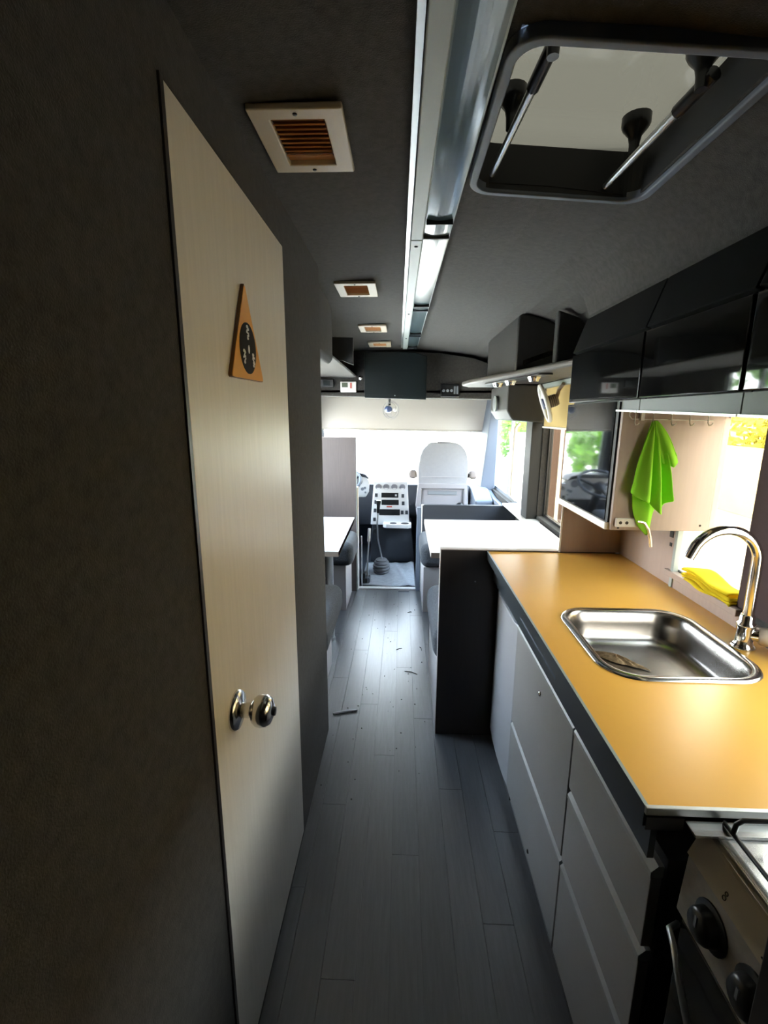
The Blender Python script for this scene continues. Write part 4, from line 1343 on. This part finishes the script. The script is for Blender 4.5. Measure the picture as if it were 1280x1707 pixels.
# cab window items: door rail
t = thing('curved_rail', 'pale curved grab rail in front of the right cab window', 'rail', (0.88, 3.5, 1.0))
MB().tube([(0.897, 3.62, 1.36), (0.865, 3.60, 1.33), (0.862, 3.60, 1.0), (0.862, 3.60, 0.80), (0.897, 3.58, 0.77)], 0.012, 10).build('bar', 'cream_frame', t, smooth=True)

# ================================================================== OUTSIDE WORLD
def tree(name, label, x, y, h, w, n, leafmat, seed, leaf=0.16, trunk=True, group=None, base=GZ, flat=1.0):
    r = random.Random(seed)
    t = thing(name, label, 'tree' if trunk else 'bush', (x, y, base), group)
    mb = MB()
    cl = [(r.uniform(-1, 1) * w * 0.55, r.uniform(-1, 1) * w * 0.55 * flat, r.uniform(0.35, 0.95) * h if trunk else r.uniform(0.2, 0.85) * h, r.uniform(0.3, 0.55) * w) for _ in range(12)]
    for _ in range(n):
        cx, cy, cz, cr = r.choice(cl)
        d = Vector((r.gauss(0, 1), r.gauss(0, 1), r.gauss(0, 1))).normalized() * cr * r.uniform(0.6, 1.0) ** 0.5
        p = Vector((x + cx + d.x, y + cy + d.y * flat, max(base + 0.05, base + cz + d.z * 0.8)))
        a = Vector((r.gauss(0, 1), r.gauss(0, 1), r.gauss(0, 1))).normalized()
        b = a.orthogonal().normalized()
        s = leaf * r.uniform(0.6, 1.2)
        mb.add([p - a * s, p + b * s * 0.5, p + a * s, p - b * s * 0.5], [(0, 1, 2, 3)])
    mb.build('foliage', leafmat, t, fix=False)['kind'] = 'stuff'
    if trunk:
        MB().tube([(x, y, base - 0.02), (x + 0.05 * w, y, base + h * 0.4), (x, y + 0.05 * w, base + h * 0.8)], [0.12, 0.09, 0.04], 8).build('trunk', 'bark', t, smooth=True)
    else:
        MB().tube([(x, y, base), (x, y, base + h * 0.5)], [0.06, 0.03], 6).build('stem', 'bark', t, smooth=True)


TR = [(-3.6, 11.0, 3.0, 1.7, 'leaf'), (-6.6, 16.0, 3.4, 2.0, 'leaf'), (-10.5, 15.0, 4.2, 2.2, 'leaf')]
NM = ['nearest leafy tree ahead of the bus on the left, mirrored in the black panel', 'leafy tree left of the road ahead, behind the nearest mirrored tree', 'wide leafy tree farthest left ahead of the bus']
for i, (x, y, h, w, m) in enumerate(TR):
    tree('leafy_tree', NM[i], x, y, h, w, 1500, m, 20 + i, group='trees ahead on the left')
TR = [(5.2, 21.0, 'leaf', 'green bush seen through the far right corner of the cab window'),
      (5.0, 15.5, 'leaf', 'green bush seen through the right cab door window'),
      (9.3, 13.2, 'leaf_yellow', 'yellow green bush behind the low cream wall, seen past the window fan'),
      (9.4, 9.6, 'leaf_yellow', 'yellow green bush behind the low cream wall, left side of the kitchen window'),
      (9.4, 6.0, 'leaf_yellow', 'yellow green bush behind the low cream wall, right side of the kitchen window'),
      (9.4, 2.4, 'leaf_yellow', 'yellow green bush behind the low cream wall, nearest the rear')]
for i, (x, y, m, lab) in enumerate(TR):
    tree('garden_bush', lab, x, y, 2.8, 1.6, 1300, m, 50 + i, trunk=False, group='bushes outside on the right')
o = BX(7.6, 7.8, -6, 45, GZ, 0.75).build('garden_wall', 'house')
tag(o, 'low cream garden wall outside the right windows', 'wall')
t = thing('house', 'pale ochre house outside on the right behind the bushes', 'house', (14, 8, GZ))
BX(12.5, 20, -8, 45, GZ, 6.5).build('facade', 'house', t)
t = thing('neighbour_house', 'pale house on the left outside the dinette window', 'house', (-14, 4, GZ))
BX(-20, -12, -8, 9, GZ, 5.0).build('facade', 'house', t)
for i, (x, y, m, lab) in enumerate(((2.35, 7.2, 'post_brown', 'brown wooden post outside the right cab window'), (2.0, 6.6, 'post_pale', 'pale post outside the right cab window next to the brown one'),
                                    (3.0, 8.6, 'post_brown', 'brown wooden post outside seen through the dinette window'), (2.75, 8.2, 'post_pale', 'pale post outside seen through the dinette window'))):
    o = BX(x - 0.05, x + 0.05, y - 0.05, y + 0.05, GZ, 2.6).build('fence_post', m, bevel=0.006)
    tag(o, lab, 'post', 'posts outside on the right')
